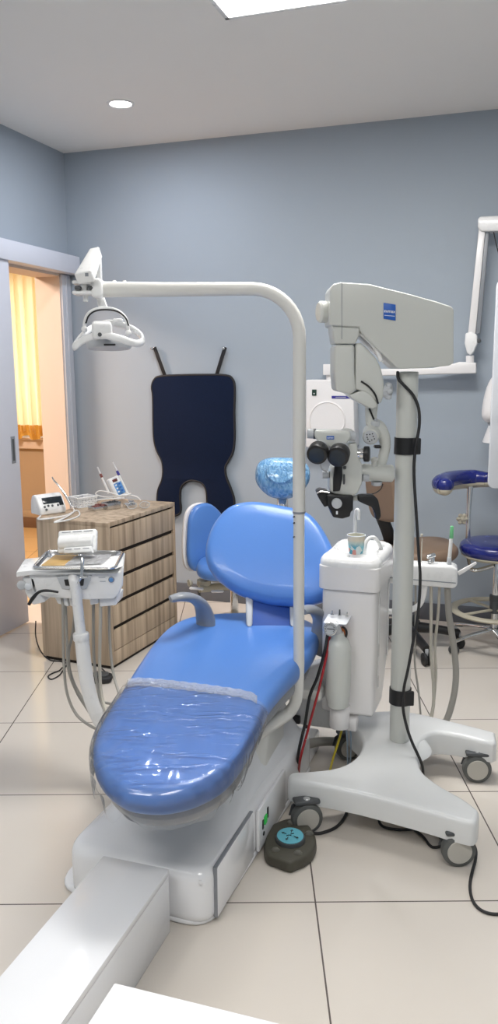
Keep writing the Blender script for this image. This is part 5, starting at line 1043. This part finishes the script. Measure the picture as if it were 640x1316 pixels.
for x, y in ((354, 1092), (383, 1096), (397, 1071), (374, 1057)):
    q = on(x, y, fz + .004); bm = B(); lathe(bm, q - ZU * .004, ZU, [(0, 0.011), (0.004, 0.011), (0.010, 0.007), (0.012, 0)], 20, 1.2, 0.9); obj('foot_button', bm, M['olivel'], ft)

# ------------------------------------------------------------------ white duct box and side cabinet
X0_, X1_ = on(217, 1117, 0.186), on(133, 1100, 0.186)
dx = (X0_ - X1_); dx.z = 0; wdt = dx.length; dx.normalize(); dy = V((-dx.y, dx.x, 0)) * -1
if dy.y > 0: dy = -dy
bc_ = (X0_ + X1_) / 2 + dy * 0.375; bc_.z = 0
sb = thing('service_duct', 'long white laminate floor box running out from the front of the chair base', 'box', bc_)
bm = B(); box(bm, bc_ + ZU * 0.083, (wdt, 0.75, 0.166), (dx, dy, -ZU) if dx.cross(dy).z < 0 else (dx, dy, ZU), 0.003); obj('box_body', bm, M['lamw'], sb)
bm = B(); box(bm, bc_ + ZU * 0.177, (wdt + 0.002, 0.752, 0.018), (dx, dy, -ZU) if dx.cross(dy).z < 0 else (dx, dy, ZU), 0.002); obj('box_lid', bm, M['lamw'], sb)
TZ2 = 0.70
a_, b_, c_ = on(147, 1262, TZ2), on(350, 1312, TZ2), on(110, 1316, TZ2)
ex = (b_ - a_).normalized(); ey = ZU.cross(ex)
cc_ = a_ + ex * 0.28 - ey * 0.20
sc = thing('side_cabinet', 'glossy white low cabinet at the bottom edge of the view, nearest the viewer', 'cabinet', V((cc_.x, cc_.y, 0)))
bm = B(); box(bm, V((cc_.x, cc_.y, TZ2 - 0.0125)), (0.56, 0.40, 0.025), (ex, ey, ZU), 0.003); obj('cabinet_top', bm, M['lamw'], sc)
bm = B(); box(bm, V((cc_.x, cc_.y, (TZ2 - 0.025 + 0.04) / 2)) + ex * 0.0, (0.53, 0.37, TZ2 - 0.065), (ex, ey, ZU), 0.002); obj('cabinet_body', bm, M['lamw'], sc)
bm = B(); box(bm, V((cc_.x, cc_.y, 0.02)), (0.49, 0.33, 0.04), (ex, ey, ZU), 0.0); obj('plinth', bm, M['darkline'], sc)
for s in (-1, 1):
    bm = B(); box(bm, V((cc_.x, cc_.y, 0.36)) - ey * 0.19 + ex * s * 0.132, (0.258, 0.016, 0.60), (ex, ey, ZU), 0.002); dr = obj('cabinet_door', bm, M['lamw'], sc)
    bm = B(); cyl(bm, V((cc_.x, cc_.y, 0.46)) - ey * 0.205 + ex * s * 0.03, V((cc_.x, cc_.y, 0.58)) - ey * 0.205 + ex * s * 0.03, 0.005); obj('door_handle', bm, M['chrome'], dr)

# ------------------------------------------------------------------ seats along the back wall
def star_base(par, c, R_, r, n=5, a0=0.3, m='chrome', zc=0.085, wheel=0.024, wm='dgrey'):
    for k in range(n):
        a = a0 + k * 2 * PI / n; d = V((math.cos(a), math.sin(a), 0)); e = c + d * R_
        bm = B(); tube(bm, [c + d * 0.02 + ZU * (zc + 0.02), c + d * R_ * 0.6 + ZU * (zc + 0.005), e + ZU * (zc - 0.015)], [r * 1.5, r * 1.1, r], 10); obj('base_leg', bm, M[m], par)
        s = ZU.cross(d); g_ = V((e.x, e.y, wheel))
        bm = B(); cyl(bm, g_ - s * 0.020, g_ - s * 0.004, wheel, bev=0.005); cyl(bm, g_ + s * 0.004, g_ + s * 0.020, wheel, bev=0.005); cyl(bm, g_ - s * 0.02, g_ + s * 0.02, wheel * 0.4); cw = obj('caster', bm, M[wm], par)
        bm = B(); cyl(bm, g_ + ZU * wheel * 0.5, V((e.x, e.y, zc - 0.012)), 0.009); obj('caster_stem', bm, M['lgrey'], cw)
# navy stool
ns = on(636, 783, 0.22); ns.z = 0
nv = thing('operator_stool', 'navy blue round stool with foot ring and curved arm support at the right', 'stool', ns)
sr = 0.198
bm = B(); pillow(bm, [(sr * math.cos(k * PI / 8), sr * math.sin(k * PI / 8)) for k in range(16)], 0.075, 0.036, top=lambda x, y, s: 0.010 * (1 - s * s) - 0.008 * math.exp(-(s * 2.2) ** 2), fn=lambda v: ns + V((v.x, v.y, v.z + 0.555))); obj('seat', bm, M['navy'], nv)
bm = B(); lathe(bm, ns + ZU * 0.50, ZU, [(0, 0), (0, 0.10), (0.008, 0.17), (0.020, 0.188), (0.026, 0.188), (0.026, 0)], 40); obj('seat_pan', bm, M['beige'], nv)
bm = B(); cyl(bm, ns + ZU * 0.07, ns + ZU * 0.50, 0.019); obj('gas_column', bm, M['chrome'], nv)
bm = B(); cyl(bm, ns + ZU * 0.20, ns + ZU * 0.29, 0.028, bev=0.005); cyl(bm, ns + ZU * 0.265, ns + ZU * 0.30, 0.031); obj('ring_hub', bm, M['dgrey'], nv)
bm = B(); RR = 0.215; tube(bm, [ns + V((RR * math.cos(a), RR * math.sin(a), 0.215)) for a in [k * PI / 20 for k in range(40)]], 0.014, 12, closed=True, smooth=False, sx=0.8, sy=1.6); fr = obj('foot_ring', bm, M['beige'], nv)
for k in range(4):
    a = 0.45 + k * PI / 2; d = V((math.cos(a), math.sin(a), 0)); bm = B(); box(bm, ns + d * RR * 0.55 + ZU * 0.22, (RR * 0.9, 0.02, 0.010), (d, ZU.cross(d), ZU), 0.003); obj('ring_spoke', bm, M['beige'], fr)
star_base(nv, ns, 0.25, 0.010, a0=math.radians(200), m='chrome')
bm = B(); tube(bm, [ns + V((-0.02, 0, 0.46)), at(610, 733, 4.18), at(603, 724, 4.22), at(601, 700, 4.27)], 0.011, 12); obj('arm_link', bm, M['chrome'], nv)
bm = B(); tube(bm, [at(601, 702, 4.27), at(602, 660, 4.27), at(604, 625, 4.27)], [0.014, 0.013, 0.017], 14); obj('arm_post', bm, M['chrome'], nv)
bm = B(); c_ = at(594, 667, 4.25); 
for k in range(6): a = k * PI / 3; ell(bm, c_ + V((math.cos(a) * 0.020, 0, math.sin(a) * 0.020)), (0.012, 0.010, 0.012), n=12, m=8)
ell(bm, c_, (0.02, 0.012, 0.02), n=14, m=8); cyl(bm, c_, c_ + V((0.03, 0.02, 0)), 0.006); obj('height_knob', bm, M['beige'], nv)
arm_ = [at(572, 624, 4.05), at(568, 621, 4.12), at(577, 617, 4.22), at(592, 615, 4.30), at(610, 614, 4.32), at(626, 615, 4.28)]
def arm_pad(off, rr, sxv, syv, name, m):
    bm = B(); P = [p + off for p in arm_]; tube(bm, P, [rr * 0.85, rr, rr, rr, rr * 0.95, rr * 0.72], 18, k=8, sx=sxv, sy=syv)
    for p, f in ((P[0], 0.85), (P[-1], 0.72)): ell(bm, p, (rr * f * 1.0, rr * f * 0.9, rr * f * sxv))
    return obj(name, bm, m, nv)
arm_pad(V((0, 0, 0)), 0.046, 1.0, 1.15, 'arm_pad', M['navy'])
arm_pad(V((0, 0, -0.022)), 0.040, 0.85, 1.15, 'pad_shell', M['beige'])
# brown chair
bs = V((0.86, 4.36, 0)); bs = V((0.84, 4.22, 0))
br = thing('office_chair', 'brown vinyl office chair with black base partly hidden behind the microscope column', 'chair', bs)
so_ = [(0.26, 0.0), (0.24, 0.13), (0.14, 0.20), (-0.10, 0.20), (-0.22, 0.15), (-0.24, 0.0), (-0.22, -0.15), (-0.10, -0.20), (0.14, -0.20), (0.24, -0.13)]
bm = B(); pillow(bm, so_, 0.075, 0.036, top=lambda x, y, s: 0.012 * (1 - s * s), fn=lambda v: bs + V((v.x, v.y, v.z + 0.53 + 0.02 * v.x / 0.26))); obj('seat', bm, M['brown'], br)
bm = B(); pillow(bm, [(a * .8, b * .8) for a, b in so_], 0.03, 0.012, fn=lambda v: bs + V((v.x, v.y, v.z + 0.485))); obj('seat_plate', bm, M['black'], br)
bkc = at(478, 645, 4.15); bky = V((0.25, 0.97, 0)); bkz = (ZU + V((-0.12, 0, 0))).normalized()
bo2 = [(0.20, -0.05), (0.19, 0.14), (0.12, 0.19), (-0.12, 0.19), (-0.19, 0.14), (-0.20, -0.05), (-0.16, -0.16), (-0.08, -0.19), (0.08, -0.19), (0.16, -0.16)]
bk0 = V((0.700, 4.15, 0.85)); byv = V((0.55, -0.83, 0)).normalized()
bm = B(); pillow(bm, bo2, 0.06, 0.028, top=lambda x, y, s: 0.01 * (1 - s * s), fn=lambda v: bk0 + byv * v.x * 0.55 + bkz * v.y * 0.72 + byv.cross(bkz) * -v.z); obj('backrest', bm, M['brown'], br)
bm = B(); tube(bm, [bk0 - ZU * 0.08 + V((-0.02, 0.03, 0)), at(500, 690, 4.20), at(497, 706, 4.24), bs + V((-0.2, 0, 0.47)), bs + V((0.0, 0, 0.46))], 0.025, 12, sx=0.5, sy=1.3); obj('back_bar', bm, M['black'], br)
bm = B(); cyl(bm, bs + ZU * 0.08, bs + ZU * 0.27, 0.035); cyl(bm, bs + ZU * 0.26, bs + ZU * 0.48, 0.022); obj('gas_column', bm, M['black'], br)
star_base(br, bs, 0.29, 0.022, a0=math.radians(-78), m='black', zc=0.10, wheel=0.034, wm='rubber')
# blue assistant stool behind the chair
ab_ = V((-0.09, 4.62, 0))
ast = thing('assistant_stool', 'blue stool with white-shelled backrest behind the dental chair', 'stool', ab_)
bm = B(); lathe(bm, ab_, ZU, [(0, 0), (0, 0.20), (0.012, 0.205), (0.03, 0.17), (0.05, 0.06), (0.055, 0.0)], 44); obj('floor_disc', bm, M['beige'], ast)
bm = B(); cyl(bm, ab_ + ZU * 0.05, ab_ + ZU * 0.24, 0.024); cyl(bm, ab_ + ZU * 0.05, ab_ + ZU * 0.36, 0.017); obj('gas_column', bm, M['chrome'], ast)
sc0 = V((-0.09, 4.33, 0.425)); se = [(0.20, 0), (0.18, 0.12), (0.08, 0.18), (-0.08, 0.18), (-0.18, 0.12), (-0.20, 0), (-0.18, -0.12), (-0.08, -0.18), (0.08, -0.18), (0.18, -0.12)]
bm = B(); pillow(bm, se, 0.08, 0.038, top=lambda x, y, s: 0.012 * (1 - s * s), fn=lambda v: sc0 + V((v.x, v.y, v.z))); obj('seat', bm, M['blue'], ast)
bm = B(); cyl(bm, at(300, 752, 4.5), at(256, 757, 4.35), 0.026, 0.020); box(bm, sc0 - ZU * 0.06 + V((-0.02, 0.05, 0)), (0.2, 0.16, 0.04), bev=0.012); cyl(bm, at(262, 745, 4.4), at(262, 752, 4.4), 0.04); un_ = obj('seat_mechanism', bm, M['beige'], ast)
bm = B(); q = at(243.5, 749.5, 4.30); lathe(bm, q + V((0.012, .01, 0)), V((-1, -0.6, 0)), [(0, 0.012), (0.012, 0.020), (0.018, 0.020), (0.02, 0.012), (0.016, 0.009), (0.016, 0)], 24); obj('tilt_knob', bm, M['beige'], un_)
for a, b in (((246, 756), (259, 757)), ((274, 760), (285, 760))):
    bm = B(); p_, q_ = at(*a, 4.28), at(*b, 4.30); tube(bm, [p_, q_], 0.011, 12, sx=0.7, sy=1.2); ell(bm, p_, (0.013, 0.011, 0.008)); ell(bm, q_, (0.012, 0.011, 0.008)); obj('lever_paddle', bm, M['pinkwhite'], ast)
bm = B(); tube(bm, [at(255, 757, 4.36), at(257, 770, 4.37), at(260, 785, 4.38), at(262, 792, 4.38)], [0.009, 0.007, 0.006, 0.006], 10); obj('hanging_lever', bm, M['dgrey'], ast)
# backrest pad turned to the right
bfc = at(264, 691, 4.50); bfx = V((0.84, 0.54, 0)).normalized(); bfy = (ZU * 0.99 + V((-0.08, 0.06, 0))).normalized(); bfn = bfx.cross(bfy)
def sb_(px, py): p = onp(px, py, bfc, bfn); q = p - bfc; return (q.dot(bfx), q.dot(bfy))
fo_ = [(266, 646), (277, 651), (286, 662), (291, 678), (292, 700), (286, 718), (272, 727), (252, 735), (243, 730), (240, 715), (241, 690), (244, 665), (252, 651)]
fo2 = [sb_(*q) for q in fo_]
bm = B(); pillow(bm, fo2, 0.05, 0.024, top=lambda x, y, s: 0.01 * (1 - s * s), fn=lambda v: bfc + bfx * v.x + bfy * v.y + bfn * v.z); obj('backrest', bm, M['blue'], ast)
bm = B(); pillow(bm, fo2, 0.028, 0.010, fn=lambda v: bfc + bfx * (v.x * 1.02 - 0.006) + bfy * v.y * 1.01 + bfn * (v.z - 0.042)); obj('backrest_shell', bm, M['pinkwhite'], ast, label='white plastic rear shell')
bm = B(); tube(bm, [bfc - bfn * 0.05 - ZU * 0.05, bfc - bfn * 0.06 - ZU * 0.2, sc0 - ZU * 0.06 + V((-0.05, 0, 0))], 0.016, 12, sx=0.6, sy=1.5); obj('back_bar', bm, M['beige'], ast)

# ------------------------------------------------------------------ X-ray unit on the wall
def wl(px, py, d): return onp(px, py, W(0, d), Nn)
DXR = 0.14
xr = thing('xray_unit', 'white wall mounted dental x-ray unit with control box and jointed arm', 'x-ray unit', wl(425, 540, 0))
c_ = [wl(393, 488, DXR), wl(454, 488, DXR), wl(456, 575, DXR), wl(393, 575, DXR)]
bm = B(); prism(bm, c_, -Nn * (DXR - 0.002), 0.008, 3); xb = obj('control_box', bm, M['pinkwhite'], xr)
q = wl(420.5, 540, DXR + .000); Xn = Nn
bm = B(); lathe(bm, q - Nn * 0.002, Nn, [(0, 0.112), (0.008, 0.108), (0.010, 0.104), (0.006, 0.100), (0.006, 0)], 48); obj('round_relief', bm, M['pinkwhite'], xb)
q = wl(404, 504.5, DXR); bm = B(); box(bm, q + Nn * .003, (0.027, 0.008, 0.036), RAX, 0.003); sw = obj('power_switch', bm, M['dgreen'], xb, label='dark green rocker switch')
bm = B(); box(bm, q + Nn * .008 - ZU * 0.006, (0.010, 0.003, 0.008), RAX, 0.001); obj('switch_mark', bm, M['lgrey'], sw)
q = wl(438, 510.5, DXR); bm = B(); box(bm, q + Nn * .001, (0.108, 0.003, 0.016), RAX, 0.001); ps_ = obj('purple_strip', bm, M['purple'], xb, label='purple printed strip')
bm = B(); box(bm, q + Nn * .0028, (0.06, 0.0008, 0.004), RAX, 0); obj('strip_lettering', bm, M['lgrey'], ps_)
bm = B(); q = wl(424, 494, DXR); lathe(bm, q, Nn, [(0, 0.004), (0.002, 0.003), (0.003, 0)], 14); obj('screw_cover', bm, M['white'], xb)
bm = B(); prism(bm, [wl(415, 468, .13), wl(430, 468, .13), wl(430, 482, .13), wl(415, 482, .13)], -Nn * 0.10, 0.004); cyl(bm, wl(424, 480, .09), wl(424, 489, .09), 0.022); mh = obj('arm_pivot', bm, M['pinkwhite'], xr)
DA = 0.13
bm = B(); prism(bm, [wl(428, 474, DA), wl(512, 474, DA), wl(556, 473, DA), (wl(584, 467, DA)), wl(590, 465, DA), wl(612, 466, DA), wl(612, 480, DA), wl(560, 481, DA), wl(512, 482.5, DA), wl(428, 484, DA)], -Nn * 0.06, 0.006, 3); obj('horizontal_arm', bm, M['pinkwhite'], xr)
bm = B(); cyl(bm, wl(604, 468, DA - .03), wl(604, 457, DA - .03), 0.022); vp = obj('elbow_pivot', bm, M['pinkwhite'], xr)
bm = B(); prism(bm, [wl(x, y, DA + .005) for x, y in ((598, 428), (606, 426), (613, 430), (613.5, 441), (609, 452), (605, 457), (600, 454), (597, 441))], -Nn * 0.07, 0.008, 3); obj('elbow_cover', bm, M['white'], xr)
bm = B(); q = wl(615, 438, DA); cyl(bm, q, q - Nn * 0.05, 0.012); obj('elbow_bolt', bm, M['dgrey'], vp)
# upper arm: bright front and darker side channel, at an angle from the wall
bm = B(); prism(bm, [wl(x, y, DA) for x, y in ((615.5, 292), (624, 292), (611, 428), (601.5, 428))], -Nn * 0.03, 0.003, 2); obj('upper_arm', bm, M['pinkwhite'], xr)
bm = B(); prism(bm, [wl(x, y, DA - .01) for x, y in ((624, 294), (629, 296), (617, 428), (611, 430))], -Nn * 0.04, 0.003, 2); obj('arm_channel', bm, M['grey'], xr)
bm = B(); prism(bm, [wl(x, y, DA + .02) for x, y in ((614, 281), (617, 278), (645, 277), (665, 280), (665, 294), (645, 297), (618, 297), (614, 292))], -Nn * 0.09, 0.010, 3); obj('shoulder_cover', bm, M['white'], xr)
bm = B(); tube(bm, [wl(634, 296, DA - .02), wl(638, 315, DA - .02), wl(642, 330, DA - .02)], 0.003, 8); obj('arm_cable', bm, M['rubber'], xr)
bm = B(); prism(bm, [wl(x, y, DA + .06) for x, y in ((655, 292), (664, 292), (660, 470), (650, 470))], -Nn * 0.04, 0.004, 2); obj('forearm', bm, M['pinkwhite'], xr)
hq = wl(652, 512, 0.26)
bm = B(); pillow(bm, [(0.13, 0), (0.115, 0.08), (0.06, 0.135), (-0.05, 0.135), (-0.10, 0.08), (-0.125, -0.03), (-0.12, -0.11), (-0.06, -0.135), (0.06, -0.135), (0.12, -0.09)], 0.16, 0.07, top=lambda x, y, s: 0.02 * (1 - s * s), fn=lambda v: hq + U * v.x + ZU * v.y + Nn * v.z); obj('tube_head', bm, M['pinkwhite'], xr, label='rounded x-ray tube head')
bm = B(); lathe(bm, hq - ZU * 0.125, -ZU, [(0, 0.095), (0.01, 0.095), (0.012, 0.09), (0.02, 0.09)], 36); obj('collimator_ring', bm, M['grey'], xr)
bm = B(); lathe(bm, hq - ZU * 0.143, -ZU, [(0, 0.0), (0, 0.090), (0.085, 0.118), (0.09, 0.118), (0.09, 0.112), (0.01, 0.085), (0.01, 0)], 36); obj('collimator_cone', bm, M['pinkwhite'], xr)
# milky shield at the right edge
ys = 3.55
shc = at(634, 500, ys)
sh = thing('acrylic_shield', 'tall milky white rounded screen cut off by the right edge of the view', 'screen', V((shc.x + 0.35, ys, 0)))
x0 = at(632.5, 500, ys).x; z1, z0_ = at(636, 359, ys).z, at(636, 628, ys).z
t4 = rrect([(x0, z0_), (x0 + 0.70, z0_), (x0 + 0.70, z1), (x0, z1)], 0.035)
bm = B(); prism(bm, [V((x, ys, z)) for x, z in t4], V((0, 0.012, 0)), 0.004, 2); obj('shield_pane', bm, M['acrylic'], sh)
bm = B(); cyl(bm, V((x0 + 0.35, ys + 0.03, 0.03)), V((x0 + 0.35, ys + 0.03, z1 - 0.1)), 0.016); obj('stand_pole', bm, M['chrome'], sh)
star_base(sh, V((x0 + 0.35, ys + 0.03, 0)), 0.22, 0.010, a0=0.6)
S.view_settings.view_transform = 'Standard'; S.view_settings.look = 'None'; S.view_settings.exposure = 0.58; S.view_settings.gamma = 1.0
S.view_settings.use_curve_mapping = False
